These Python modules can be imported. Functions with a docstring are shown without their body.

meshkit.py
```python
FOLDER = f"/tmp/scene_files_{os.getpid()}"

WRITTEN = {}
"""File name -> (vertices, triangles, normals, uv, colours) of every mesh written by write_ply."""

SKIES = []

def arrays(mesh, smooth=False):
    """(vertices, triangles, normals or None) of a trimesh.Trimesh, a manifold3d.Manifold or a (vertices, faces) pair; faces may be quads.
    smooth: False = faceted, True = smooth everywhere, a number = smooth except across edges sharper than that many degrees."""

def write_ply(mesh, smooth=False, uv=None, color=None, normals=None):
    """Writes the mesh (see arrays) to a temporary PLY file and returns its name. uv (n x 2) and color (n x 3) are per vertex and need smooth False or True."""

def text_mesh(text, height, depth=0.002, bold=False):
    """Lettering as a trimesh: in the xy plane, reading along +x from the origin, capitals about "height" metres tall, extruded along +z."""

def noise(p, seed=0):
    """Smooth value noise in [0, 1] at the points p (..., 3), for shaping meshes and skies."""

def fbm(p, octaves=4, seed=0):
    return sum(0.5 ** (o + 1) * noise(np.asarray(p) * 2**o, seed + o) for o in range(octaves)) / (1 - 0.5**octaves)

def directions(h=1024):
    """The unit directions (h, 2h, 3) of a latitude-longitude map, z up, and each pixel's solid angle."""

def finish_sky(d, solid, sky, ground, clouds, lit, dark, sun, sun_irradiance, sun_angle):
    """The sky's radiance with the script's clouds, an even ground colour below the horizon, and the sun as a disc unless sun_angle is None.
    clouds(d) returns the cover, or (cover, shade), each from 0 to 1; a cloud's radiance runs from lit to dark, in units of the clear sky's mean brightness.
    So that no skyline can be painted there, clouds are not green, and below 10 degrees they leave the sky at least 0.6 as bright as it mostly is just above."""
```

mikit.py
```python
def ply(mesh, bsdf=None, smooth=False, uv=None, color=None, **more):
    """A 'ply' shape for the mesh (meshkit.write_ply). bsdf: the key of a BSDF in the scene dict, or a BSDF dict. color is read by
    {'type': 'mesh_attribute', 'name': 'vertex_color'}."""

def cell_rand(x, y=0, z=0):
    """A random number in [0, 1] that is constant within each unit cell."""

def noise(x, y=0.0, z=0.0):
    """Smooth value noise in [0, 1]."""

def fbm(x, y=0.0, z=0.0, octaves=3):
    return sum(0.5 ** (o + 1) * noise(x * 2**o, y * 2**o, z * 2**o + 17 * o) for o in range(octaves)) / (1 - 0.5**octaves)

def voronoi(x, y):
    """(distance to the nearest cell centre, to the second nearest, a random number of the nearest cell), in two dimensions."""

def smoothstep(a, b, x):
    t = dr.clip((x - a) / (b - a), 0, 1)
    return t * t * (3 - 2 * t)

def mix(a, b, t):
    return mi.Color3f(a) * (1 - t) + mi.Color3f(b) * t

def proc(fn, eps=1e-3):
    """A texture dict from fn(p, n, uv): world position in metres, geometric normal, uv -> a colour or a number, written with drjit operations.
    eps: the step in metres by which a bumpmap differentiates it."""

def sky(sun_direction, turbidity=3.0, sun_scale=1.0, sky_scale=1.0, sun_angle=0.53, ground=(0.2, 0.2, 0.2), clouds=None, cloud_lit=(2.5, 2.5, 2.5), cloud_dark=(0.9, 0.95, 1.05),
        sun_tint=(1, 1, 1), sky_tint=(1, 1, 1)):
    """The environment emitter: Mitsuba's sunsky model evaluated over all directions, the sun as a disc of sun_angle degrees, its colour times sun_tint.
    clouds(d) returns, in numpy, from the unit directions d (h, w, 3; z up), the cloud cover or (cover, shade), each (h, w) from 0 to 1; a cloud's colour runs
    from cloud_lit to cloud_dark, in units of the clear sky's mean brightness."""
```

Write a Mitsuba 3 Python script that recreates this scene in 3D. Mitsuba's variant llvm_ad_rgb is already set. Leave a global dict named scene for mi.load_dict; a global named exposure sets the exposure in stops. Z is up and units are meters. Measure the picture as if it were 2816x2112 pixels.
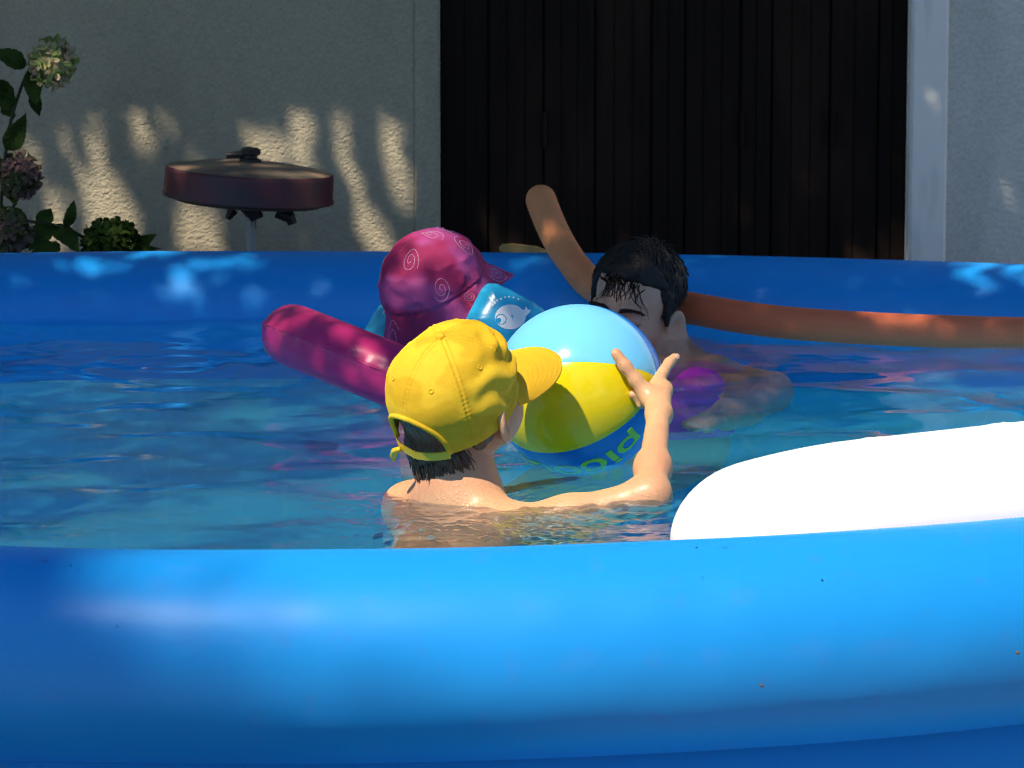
import math
import numpy as np
import trimesh
import manifold3d as m3
import shapely.geometry as sg
import drjit as dr
import mitsuba as mi
import mikit
import meshkit
from mikit import proc, noise, fbm, voronoi, smoothstep, mix

scene, labels = {}, {}
T = mi.ScalarTransform4f

# ------------------------------------------------------------------ camera, sky, exposure
CAM = np.array([0.0, 0.0, 1.6])
PITCH, FPX = math.radians(8.298), 4018.0
FWD = np.array([0, math.cos(PITCH), -math.sin(PITCH)])
UPV = np.array([0, math.sin(PITCH), math.cos(PITCH)])
scene['camera'] = dict(type='thinlens', fov=math.degrees(2 * math.atan(512 / FPX)), fov_axis='x', near_clip=0.1, far_clip=800.0,
                       aperture_radius=0.0035, focus_distance=5.85,
                       to_world=T().look_at(origin=CAM.tolist(), target=(CAM + FWD).tolist(), up=[0, 0, 1]))
SUN_E, SUN_A = math.radians(54), math.radians(33)
SUN = np.array([-math.cos(SUN_E) * math.sin(SUN_A), -math.cos(SUN_E) * math.cos(SUN_A), math.sin(SUN_E)])
scene['sky'] = mikit.sky(SUN.tolist(), turbidity=2.3)
exposure = 2.0

rng = np.random.default_rng(7)


def at(px, py, y):
    """The point at distance y (metres, along the ground) seen at this pixel of a 1024 x 768 frame: used to survey the place."""
    d = FWD + np.array([1, 0, 0]) * (px - 512) / FPX + UPV * (384 - py) / FPX
    return CAM + d * (y / d[1])


# ------------------------------------------------------------------ helpers
def V(*a):
    return np.array(a, float)


def nrm(v):
    v = np.asarray(v, float)
    return v / np.linalg.norm(v, axis=-1, keepdims=True)


def put(key, mesh, bsdf, smooth=True, label=None, cat=None, kind=None, group=None, **kw):
    scene[key] = mikit.ply(mesh, bsdf, smooth=smooth, **kw)
    tag(key, label, cat, kind, group)
    return key


def tag(key, label=None, cat=None, kind=None, group=None):
    d = {k: v for k, v in dict(label=label, category=cat, kind=kind, group=group).items() if v}
    if d:
        labels[key] = d


def rgb(*c):
    return {'type': 'rgb', 'value': list(c)}


def grid_faces(n, m, wrap_n=False, wrap_m=False):
    i, j = np.meshgrid(np.arange(n if wrap_n else n - 1), np.arange(m if wrap_m else m - 1), indexing='ij')
    a = i * m + j
    b = ((i + 1) % n) * m + j
    c = ((i + 1) % n) * m + (j + 1) % m
    d = i * m + (j + 1) % m
    return np.stack([a, b, c, d], -1).reshape(-1, 4)


def quads(f):
    return np.vstack([f[:, [0, 1, 2]], f[:, [0, 2, 3]]])


def cat(*ms):
    v, f, at_ = [], [], 0
    for a, b in ms:
        b = np.asarray(b)
        b = quads(b) if b.shape[1] == 4 else b
        v.append(np.asarray(a))
        f.append(b + at_)
        at_ += len(a)
    return np.vstack(v), np.vstack(f)


def spline(pts, n):
    """Catmull-Rom through the rows of pts (any number of columns)."""
    p = np.asarray(pts, float)
    p = np.vstack([2 * p[0] - p[1], p, 2 * p[-1] - p[-2]])
    u = np.linspace(0, len(p) - 3 - 1e-9, n)
    i = u.astype(int)
    t = (u - i)[:, None]
    a, b, c, d = p[i], p[i + 1], p[i + 2], p[i + 3]
    return 0.5 * (2 * b + (c - a) * t + (2 * a - 5 * b + 4 * c - d) * t ** 2 + (3 * b - a - 3 * c + d) * t ** 3)


def tube(path, rad, sides=12, cap=True, round_cap=0):
    path = np.asarray(path, float)
    rad = np.broadcast_to(np.asarray(rad, float), (len(path),)).copy()
    if round_cap:
        k = np.linspace(0, 1, round_cap + 1)[:-1]
        t0, t1 = nrm(path[0] - path[1]), nrm(path[-1] - path[-2])
        s0 = path[0] + t0 * rad[0] * round_cap_len(k)[:, None]
        s1 = path[-1] + t1 * rad[-1] * round_cap_len(k[::-1])[:, None]
        r0, r1 = rad[0] * np.sin(np.pi / 2 * (k + 0.04)), rad[-1] * np.sin(np.pi / 2 * (k[::-1] + 0.04))
        path, rad = np.vstack([s0, path, s1]), np.r_[r0, rad, r1]
    t = nrm(np.gradient(path, axis=0))
    n = np.zeros_like(path)
    a = V(0, 0, 1) if abs(t[0, 2]) < 0.9 else V(1, 0, 0)
    n[0] = nrm(a - t[0] * (a @ t[0]))
    for i in range(1, len(path)):
        v = n[i - 1] - t[i] * (n[i - 1] @ t[i])
        n[i] = v / np.linalg.norm(v)
    b = np.cross(t, n)
    ph = np.arange(sides) * 2 * np.pi / sides
    ring = path[:, None] + rad[:, None, None] * (np.cos(ph)[None, :, None] * n[:, None] + np.sin(ph)[None, :, None] * b[:, None])
    v, f = ring.reshape(-1, 3), quads(grid_faces(len(path), sides, wrap_m=True))
    f = f[:, ::-1]
    if cap:
        k, m = np.arange(sides), len(v)
        v = np.vstack([v, path[:1], path[-1:]])
        e = (len(path) - 1) * sides
        f = np.vstack([f, np.stack([k * 0 + m, k, (k + 1) % sides], 1)[:, ::-1], np.stack([k * 0 + m + 1, e + k, e + (k + 1) % sides], 1)])
    return v, f


def round_cap_len(k):
    return np.cos(np.pi / 2 * (k + 0.04))


def box(lo, hi, bevel=0.0):
    lo, hi = np.asarray(lo, float), np.asarray(hi, float)
    if bevel:
        c = [lo + bevel, hi - bevel]
        pts = []
        for i in np.ndindex(2, 2, 2):
            p = np.array([c[i[0]][0], c[i[1]][1], c[i[2]][2]])
            for k in range(3):
                q = p.copy()
                q[k] += bevel * (1 if i[k] else -1)
                pts.append(q)
        m = m3.Manifold.hull_points(np.array(pts)).to_mesh()
        return m.vert_properties[:, :3].astype(float), m.tri_verts.astype(int)
    m = trimesh.creation.box(extents=hi - lo)
    return np.array(m.vertices) + (lo + hi) / 2, np.array(m.faces)


def lathe(profile, n=48, centre=(0, 0, 0)):
    """profile rows (radius, height)."""
    pr = np.asarray(profile, float)
    a = np.arange(n) * 2 * np.pi / n
    v = np.stack([pr[:, 0][:, None] * np.cos(a), pr[:, 0][:, None] * np.sin(a), np.broadcast_to(pr[:, 1][:, None], (len(pr), n))], -1).reshape(-1, 3)
    return v + np.asarray(centre, float), quads(grid_faces(len(pr), n, wrap_m=True))[:, ::-1]


def surface_nets(f, lo, hi, h):
    """A smooth mesh of f < 0 in the box, grid step h; f takes (n, 3) points. Fine values only near the surface."""
    lo, hi = np.asarray(lo, float), np.asarray(hi, float)
    B = 5
    nb = np.ceil((hi - lo) / (h * B)).astype(int) + 1
    n = nb * B
    cg = np.stack(np.meshgrid(*[lo[i] + h * (B * np.arange(nb[i]) + (B - 1) / 2) for i in range(3)], indexing='ij'), -1)
    cv = f(cg.reshape(-1, 3)).reshape(nb)
    keep = np.abs(cv) < h * B * 1.35
    val = np.repeat(np.repeat(np.repeat(cv, B, 0), B, 1), B, 2)
    fine = np.repeat(np.repeat(np.repeat(keep, B, 0), B, 1), B, 2)
    ix = np.argwhere(fine)
    out = np.empty(len(ix))
    for s in range(0, len(ix), 300000):
        out[s:s + 300000] = f(lo + h * ix[s:s + 300000])
    val[fine] = out
    val[[0, -1]] = np.maximum(val[[0, -1]], 1e-4)
    val[:, [0, -1]] = np.maximum(val[:, [0, -1]], 1e-4)
    val[:, :, [0, -1]] = np.maximum(val[:, :, [0, -1]], 1e-4)
    s = val < 0
    sl = [slice(None, -1), slice(1, None)]
    cor = [np.s_[sl[a], sl[b], sl[c]] for a, b, c in np.ndindex(2, 2, 2)]
    cnt = sum(s[c].astype(np.int8) for c in cor)
    mask = (cnt > 0) & (cnt < 8)
    cells = np.argwhere(mask)
    idx = -np.ones(mask.shape, int)
    idx[mask] = np.arange(len(cells))
    acc, num = np.zeros((len(cells), 3)), np.zeros(len(cells))
    C = {c: val[cells[:, 0] + c[0], cells[:, 1] + c[1], cells[:, 2] + c[2]] for c in np.ndindex(2, 2, 2)}
    for a in np.ndindex(2, 2, 2):
        for k in range(3):
            if a[k] == 0:
                b = list(a)
                b[k] = 1
                va, vb = C[a], C[tuple(b)]
                x = (va < 0) != (vb < 0)
                t = np.where(x, va / np.where(x, va - vb, 1), 0)
                p = np.tile(np.array(a, float), (len(cells), 1))
                p[:, k] = t
                acc[x] += p[x]
                num[x] += 1
    v = lo + h * (cells + acc / num[:, None])
    faces = []
    for k in range(3):
        a, b = [slice(None)] * 3, [slice(None)] * 3
        a[k], b[k] = slice(None, -1), slice(1, None)
        s0, s1 = s[tuple(a)], s[tuple(b)]
        e = np.argwhere(s0 != s1)
        o1, o2 = (k + 1) % 3, (k + 2) % 3
        e = e[(e[:, o1] > 0) & (e[:, o2] > 0)]
        inside = s[e[:, 0], e[:, 1], e[:, 2]]
        q = []
        for d1, d2 in ((0, 0), (-1, 0), (-1, -1), (0, -1)):
            c = e.copy()
            c[:, o1] += d1
            c[:, o2] += d2
            q.append(idx[np.minimum(c[:, 0], mask.shape[0] - 1), np.minimum(c[:, 1], mask.shape[1] - 1), np.minimum(c[:, 2], mask.shape[2] - 1)])
        q = np.stack(q, 1)
        q[~inside] = q[~inside][:, ::-1]
        faces.append(q[(q >= 0).all(1)])
    return v, quads(np.vstack(faces))


def rc(P, a, b, ra, rb):
    a, b = np.asarray(a, float), np.asarray(b, float)
    d = b - a
    t = np.clip((P - a) @ d / max(d @ d, 1e-12), 0, 1)
    return np.linalg.norm(P - a - t[:, None] * d, axis=1) - (ra + (rb - ra) * t)


def ell(P, c, r, R=None):
    q = P - np.asarray(c, float)
    if R is not None:
        q = q @ np.asarray(R).T
    r = np.broadcast_to(np.asarray(r, float), (3,))
    k0 = np.linalg.norm(q / r, axis=1)
    k1 = np.linalg.norm(q / r ** 2, axis=1)
    return k0 * (k0 - 1) / np.maximum(k1, 1e-9)


def smin(k, *ds):
    d = ds[0]
    for e in ds[1:]:
        h = np.maximum(k - np.abs(d - e), 0) / k
        d = np.minimum(d, e) - h * h * k / 4
    return d


def smax(k, a, b):
    return -smin(k, -a, -b)


def frame(yaw, pitch, roll=0.0):
    """Rows: right, forward, up of a head that looks yaw degrees right of +y and pitch degrees up, tipped roll degrees to its right."""
    y, p, r = map(math.radians, (yaw, pitch, roll))
    f = V(math.sin(y) * math.cos(p), math.cos(y) * math.cos(p), math.sin(p))
    s = V(math.cos(y), -math.sin(y), 0)
    u = np.cross(s, f)
    s2 = s * math.cos(r) - u * math.sin(r)
    u2 = u * math.cos(r) + s * math.sin(r)
    return np.array([s2, f, u2])


# ------------------------------------------------------------------ materials
def principled(name, color, rough=0.5, spec=0.5, bump=None, bscale=1.0, eps=1e-3, **kw):
    b = {'type': 'principled', 'base_color': color if isinstance(color, dict) else rgb(*color), 'roughness': rough, 'specular': spec, **kw}
    if bump is not None:
        b = {'type': 'bumpmap', 'arbitrary': proc(bump, eps), 'scale': bscale, 'bsdf': b}
    scene[name] = {'type': 'twosided', 'bsdf': b}


def lin(r, g, b):
    return [((c / 255 + 0.055) / 1.055) ** 2.4 if c > 10 else c / 255 / 12.92 for c in (r, g, b)]


def vinyl_color(p, n, uv):
    k = fbm(p.x * 3, p.y * 3, p.z * 3, 3)
    s = smoothstep(0.62, 0.75, fbm(p.x * 30, p.y * 30, p.z * 30, 3)) * 0.15
    return mix(mix([0.007, 0.26, 0.75], [0.010, 0.285, 0.81], k), [0.06, 0.22, 0.7], s)


principled('mat_vinyl', proc(vinyl_color), 0.40, 0.36, bump=lambda p, n, uv: fbm(p.x * 9, p.y * 9, p.z * 9, 2), bscale=0.004, eps=4e-3)


def liner_color(p, n, uv):
    k = fbm(p.x * 2.2, p.y * 2.2, p.z * 2.2, 3)
    w = voronoi(p.x * 9 + 0.6 * noise(p.x * 7, p.y * 7), p.y * 9 + p.z * 9 + 0.6 * noise(p.y * 7, p.x * 7, 3.0))
    line = smoothstep(0.10, 0.02, w[1] - w[0])
    return mix(mix([0.06, 0.66, 0.93], [0.09, 0.72, 0.95], k), [0.20, 0.80, 0.95], line * 0.5)


principled('mat_liner', proc(liner_color), 0.45, 0.4)


def wet_skin(p, n, uv):
    d, _, c = voronoi(p.x * 210 + p.y * 130, p.z * 210 - p.y * 90)
    bead = dr.select(c > 0.72, smoothstep(0.36, 0.12, d), 0.0)
    return 0.16 * fbm(p.x * 300, p.y * 300, p.z * 300, 2) + 0.4 * bead + 0.5 * fbm(p.x * 45, p.y * 45, p.z * 45, 2)


def skin_tone(a, b, red):
    return lambda p, n, uv: mix(mix(a, b, fbm(p.x * 40, p.y * 40, p.z * 40, 3)), red, smoothstep(0.45, 0.75, fbm(p.x * 11 + 4, p.y * 11, p.z * 11, 3)) * 0.55)


principled('mat_skin_kid', proc(skin_tone([0.58, 0.325, 0.175], [0.67, 0.40, 0.225], [0.62, 0.275, 0.155])), 0.44, 0.4, bump=wet_skin, bscale=0.0010, eps=7e-4, clearcoat=0.35, clearcoat_gloss=0.92)
principled('mat_skin_teen', proc(skin_tone([0.55, 0.315, 0.205], [0.64, 0.38, 0.26], [0.58, 0.26, 0.18])), 0.42, 0.4, bump=wet_skin, bscale=0.0008, eps=7e-4, clearcoat=0.3, clearcoat_gloss=0.92)
principled('mat_nail', (0.70, 0.45, 0.36), 0.25)
principled('mat_hair', (0.011, 0.009, 0.008), 0.6, 0.4)
principled('mat_brow', (0.045, 0.032, 0.027), 0.7, 0.2)
principled('mat_hair_brown', (0.125, 0.072, 0.045), 0.4, 0.3)
principled('mat_trunks', (0.01, 0.011, 0.014), 0.6)


def weave(p, n, uv):
    return 0.5 * fbm(p.x * 60, p.y * 60, p.z * 60, 3) + 0.12 * noise(p.x * 900, p.y * 900, p.z * 900)



def cap_color(p, n, uv):
    k = fbm(p.x * 50, p.y * 50, p.z * 50, 3)
    damp = smoothstep(0.46, 0.58, fbm(p.x * 17 + 2, p.y * 17, p.z * 17, 3))
    thread = 0.94 + 0.12 * noise(p.x * 650, p.y * 650, p.z * 650)
    return mix(mix([0.66, 0.44, 0.022], [0.73, 0.51, 0.03], k), [0.56, 0.355, 0.012], damp * 0.75) * thread


principled('mat_cap', proc(cap_color), 0.75, 0.25, bump=weave, bscale=0.0009, eps=8e-4)
principled('mat_brim', proc(lambda p, n, uv: mix([0.68, 0.40, 0.018], [0.72, 0.44, 0.022], fbm(p.x * 50, p.y * 50, p.z * 50, 3))), 0.75, 0.25, bump=weave, bscale=0.0008, eps=8e-4)
principled('mat_strap', (0.7, 0.5, 0.02), 0.35)
principled('mat_ball_sky', (0.16, 0.56, 0.90), 0.16, 0.5)
principled('mat_ball_yellow', proc(lambda p, n, uv: mix([0.68, 0.58, 0.006], [0.71, 0.61, 0.01], fbm(p.x * 30, p.y * 30, p.z * 30, 2))), 0.18, 0.5)
principled('mat_ball_blue', (0.008, 0.17, 0.62), 0.18, 0.5)
principled('mat_ball_white', (0.8, 0.8, 0.78), 0.18, 0.5)
principled('mat_green_print', (0.34, 0.62, 0.05), 0.3, 0.5)
principled('mat_white_vinyl', proc(lambda p, n, uv: mix([0.84, 0.84, 0.84], [0.88, 0.88, 0.87], fbm(p.x * 8, p.y * 8, p.z * 8, 2))), 0.25, 0.5)
principled('mat_pink_ring', proc(lambda p, n, uv: mix([0.50, 0.02, 0.15], [0.56, 0.035, 0.20], fbm(p.x * 12, p.y * 12, p.z * 12, 3))), 0.34, 0.4)
principled('mat_hat', proc(lambda p, n, uv: mix([0.27, 0.016, 0.09], [0.34, 0.06, 0.23], smoothstep(0.4, 0.62, fbm(p.x * 16 + 3, p.y * 16, p.z * 16, 3)))), 0.68, 0.25,
           bump=lambda p, n, uv: fbm(p.x * 45, p.y * 45, p.z * 45, 4), bscale=0.003, eps=1e-3)
principled('mat_hat_print', (0.46, 0.26, 0.42), 0.6)
principled('mat_armband', proc(lambda p, n, uv: mix([0.012, 0.30, 0.58], [0.02, 0.36, 0.66], fbm(p.x * 20, p.y * 20, p.z * 20, 3))), 0.22, 0.5)
principled('mat_white_print', (0.78, 0.82, 0.85), 0.3)
principled('mat_magenta', (0.85, 0.06, 0.74), 0.6)


def foam_color(p, n, uv):
    g = noise(p.x * 700, p.y * 700, p.z * 700)
    dry = smoothstep(0.32, 0.10, p.x + 0.2 * fbm(p.x * 25, p.y * 25, p.z * 25, 3) - 0.1)
    c = mix([0.70, 0.165, 0.075], [0.70, 0.27, 0.11], dry)
    return c * (0.86 + 0.28 * g)


principled('mat_foam', proc(foam_color), 0.6, 0.4, bump=lambda p, n, uv: noise(p.x * 600, p.y * 600, p.z * 600) + 0.6 * fbm(p.x * 120, p.y * 120, p.z * 120, 2), bscale=0.001, eps=8e-4)


def stucco_h(p, n, uv):
    a = fbm(p.x * 150, p.y * 150, p.z * 150, 3)
    b = voronoi(p.x * 170 + 0.8 * noise(p.x * 90, p.z * 90), p.z * 170 + p.y * 170)[0]
    return a * 0.9 - b * 0.3


def stucco_color(p, n, uv):
    k = fbm(p.x * 2.5, p.y * 2.5, p.z * 2.5, 4)
    st = smoothstep(0.5, 0.72, fbm(p.x * 6, p.y * 6, p.z * 1.6, 4))
    return (0.80 + 0.42 * stucco_h(p, n, uv)) * mix(mix([0.44, 0.405, 0.30], [0.50, 0.46, 0.345], k), [0.36, 0.33, 0.245], st * 0.5)


principled('mat_stucco', proc(stucco_color), 0.95, 0.1, bump=stucco_h, bscale=0.0048, eps=1.2e-3)
principled('mat_stucco_skylit', proc(lambda p, n, uv: stucco_color(p, n, uv) * mi.Color3f(1.5, 1.62, 1.98)), 0.95, 0.1, bump=stucco_h, bscale=0.005, eps=1.5e-3)  # same stucco, with the stronger skylight on the right put into its colour
principled('mat_plaster', proc(stucco_color), 0.9, 0.15, bump=lambda p, n, uv: fbm(p.x * 60, p.y * 60, p.z * 60, 3), bscale=0.002, eps=1.5e-3)


def jamb_color(p, n, uv):
    k = fbm(p.x * 5, p.y * 5, p.z * 3, 4)
    return mix(mix([0.84, 0.82, 0.76], [0.88, 0.86, 0.81], k), [0.66, 0.68, 0.64], smoothstep(0.55, 0.7, fbm(p.x * 22, p.y * 22, p.z * 4, 4)) * 0.6)


principled('mat_jamb', proc(jamb_color), 0.7, 0.3, bump=lambda p, n, uv: fbm(p.x * 40, p.y * 40, p.z * 40, 3), bscale=0.003)


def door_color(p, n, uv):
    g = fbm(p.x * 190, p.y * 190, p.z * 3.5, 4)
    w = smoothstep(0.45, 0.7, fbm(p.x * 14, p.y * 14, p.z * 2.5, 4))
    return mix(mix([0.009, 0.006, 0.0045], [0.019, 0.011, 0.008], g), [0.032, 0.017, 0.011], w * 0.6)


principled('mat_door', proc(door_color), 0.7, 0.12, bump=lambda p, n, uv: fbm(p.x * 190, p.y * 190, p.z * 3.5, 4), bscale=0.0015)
principled('mat_black', (0.012, 0.012, 0.013), 0.5)
principled('mat_rust_enamel', proc(lambda p, n, uv: mix(mix([0.05, 0.034, 0.040], [0.09, 0.024, 0.034], smoothstep(0.42, 0.6, fbm(p.x * 9, p.y * 9, p.z * 9 + 3, 3))),
           [0.26, 0.25, 0.24], smoothstep(0.52, 0.66, fbm(p.x * 22, p.y * 22, p.z * 30, 4)) * smoothstep(0.835, 0.86, p.z))), 0.5, 0.4)
principled('mat_lid_top', proc(lambda p, n, uv: mix([0.10, 0.085, 0.07], [0.25, 0.17, 0.12], smoothstep(0.4, 0.65, fbm(p.x * 7, p.y * 14, p.z * 7, 4)))), 0.45, 0.5)
principled('mat_pole', proc(lambda p, n, uv: mix([0.36, 0.37, 0.36], [0.20, 0.14, 0.10], smoothstep(0.6, 0.7, fbm(p.x * 40, p.y * 40, p.z * 25, 3)))), 0.5, 0.4)
principled('mat_wood', proc(lambda p, n, uv: mix([0.42, 0.25, 0.07], [0.52, 0.34, 0.12], fbm(p.x * 12, p.y * 120, p.z * 120, 3))), 0.5)
principled('mat_stem', (0.035, 0.04, 0.016), 0.7)
principled('mat_bark', proc(lambda p, n, uv: mix([0.10, 0.075, 0.05], [0.20, 0.16, 0.12], fbm(p.x * 20, p.y * 20, p.z * 4, 4))), 0.9)
principled('mat_roof', (0.30, 0.12, 0.07), 0.8)


def leaf_mat(name, a, b, trans=0.6, fr=25):
    scene[name] = {'type': 'principledthin', 'base_color': proc(lambda p, n, uv: mix(a, b, smoothstep(0.3, 0.7, fbm(p.x * fr, p.y * fr, p.z * fr, 3)))), 'roughness': 0.5, 'diff_trans': trans, 'spec_trans': 0.0}


leaf_mat('mat_leaf', [0.03, 0.06, 0.016], [0.055, 0.10, 0.025], 0.5)
leaf_mat('mat_tree_leaf', [0.035, 0.065, 0.015], [0.06, 0.11, 0.025], 0.45)
leaf_mat('mat_petal', [0.28, 0.40, 0.12], [0.56, 0.42, 0.32], 0.6, 55)
leaf_mat('mat_petal_dim', [0.10, 0.13, 0.05], [0.22, 0.14, 0.14], 0.5)


def ground_color(p, n, uv):
    k = fbm(p.x * 1.3, p.y * 1.3, 0.0, 4)
    return mix(mix([0.05, 0.075, 0.025], [0.09, 0.105, 0.04], k), [0.20, 0.17, 0.12], smoothstep(0.5, 0.7, fbm(p.x * 0.7 + 5, p.y * 0.7, 0.0, 4)))


principled('mat_bounce_terrace', proc(lambda p, n, uv: mix([0.19, 0.18, 0.16], [0.25, 0.24, 0.21], fbm(p.x * 6, p.y * 6, 0.0, 4))), 0.9, 0.2)
principled('mat_ground', proc(ground_color), 0.95, 0.1, bump=lambda p, n, uv: fbm(p.x * 30, p.y * 30, 0.0, 4), bscale=0.03)
scene['mat_water'] = {'type': 'blendbsdf', 'weight': 0.5, 'a': {'type': 'dielectric', 'int_ior': 1.333, 'ext_ior': 1.0}, 'b': {'type': 'thindielectric', 'int_ior': 1.08, 'ext_ior': 1.0}}
scene['mat_bubble'] = {'type': 'thindielectric', 'int_ior': 1.333}
scene['mat_drop_solid'] = {'type': 'dielectric', 'int_ior': 1.333, 'ext_ior': 1.0}
scene['mat_drop'] = {'type': 'thindielectric', 'int_ior': 1.333}

# ------------------------------------------------------------------ ground, pool, water
WATER = 0.60
WALL_Y = 8.85
put('ground', cat(([[-300, -300, 0], [300, -300, 0], [300, 300, 0], [-300, 300, 0]], [[0, 1, 2, 3]])), 'mat_ground', smooth=False, label='lawn and trodden earth around the pool', kind='structure')
put('bounce_terrace', box((-7, -7, -0.1), (6.5, WALL_Y, 0.004)), 'mat_bounce_terrace', smooth=False, label='added unseen concrete terrace that bounces sunlight up onto the pool tube', kind='structure')  # unseen slab added to bounce sunlight onto the underside of the ring
XC, YC, PA, PBN, PBF = -0.345, 6.799, 2.18, 2.113, 1.08
RT, ZC = 0.128, 0.588


def egg(t):
    """Point and outward normal of the pool's plan curve (the centre line of its tube)."""
    b = np.where(np.sin(t) < 0, PBN, PBF)
    p = np.stack([XC + PA * np.cos(t), YC + b * np.sin(t)], -1)
    n = nrm(np.stack([np.cos(t) / PA, np.sin(t) / b], -1))
    return p, n


tt = np.linspace(0, 2 * np.pi, 720, endpoint=False)
ep, en = egg(tt)


def sweep_plan(section, closed=False):
    """section rows (outward offset, height)."""
    s = np.asarray(section, float)
    v = np.concatenate([(ep[:, None] + en[:, None] * s[None, :, :1]), np.broadcast_to(s[None, :, 1:], (len(ep), len(s), 1))], -1).reshape(-1, 3)
    return v, quads(grid_faces(len(ep), len(s), wrap_n=True, wrap_m=closed))


ph = np.arange(64) * 2 * np.pi / 64
rv, rf = sweep_plan(np.stack([RT * np.cos(ph), ZC + RT * np.sin(ph)], 1), True)
soft = (meshkit.fbm(rv * 1.1, 3, 5) - 0.5) * 0.010
rv = rv + soft[:, None] * V(0, 0, 1)
put('inflatable_pool__ring', (rv, rf), 'mat_vinyl', label='fat blue inflated tube that rims the pool')
tag('inflatable_pool', 'large round blue inflatable pool full of water', 'pool')
sec = spline([(0.0, 0.466), (0.03, 0.40), (0.075, 0.27), (0.11, 0.13), (0.125, 0.0)], 24)
put('inflatable_pool__outer_wall', sweep_plan(sec), 'mat_vinyl')
sec = spline([(-0.05, 0.475), (-0.03, 0.44), (0.0, 0.38), (0.045, 0.26), (0.08, 0.13), (0.095, 0.035)], 30)
lv, lf = sweep_plan(sec)
ring = lv.reshape(720, 30, 3)[:, -1]
levels = np.linspace(1, 0.02, 60)
ctr = V(XC, YC, 0.035)
fl = (ctr + (ring[:, None] - ctr) * levels[None, :, None]).reshape(-1, 3)
fl[:, 2] += 0.02 * np.maximum(0, meshkit.fbm(fl * V(3.2, 3.2, 1), 3, 9) - 0.5)
put('inflatable_pool__liner', cat((lv, lf), (fl, quads(grid_faces(720, 60, wrap_n=True)))), 'mat_liner', label='pale blue inside of the pool seen through the water')


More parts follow.
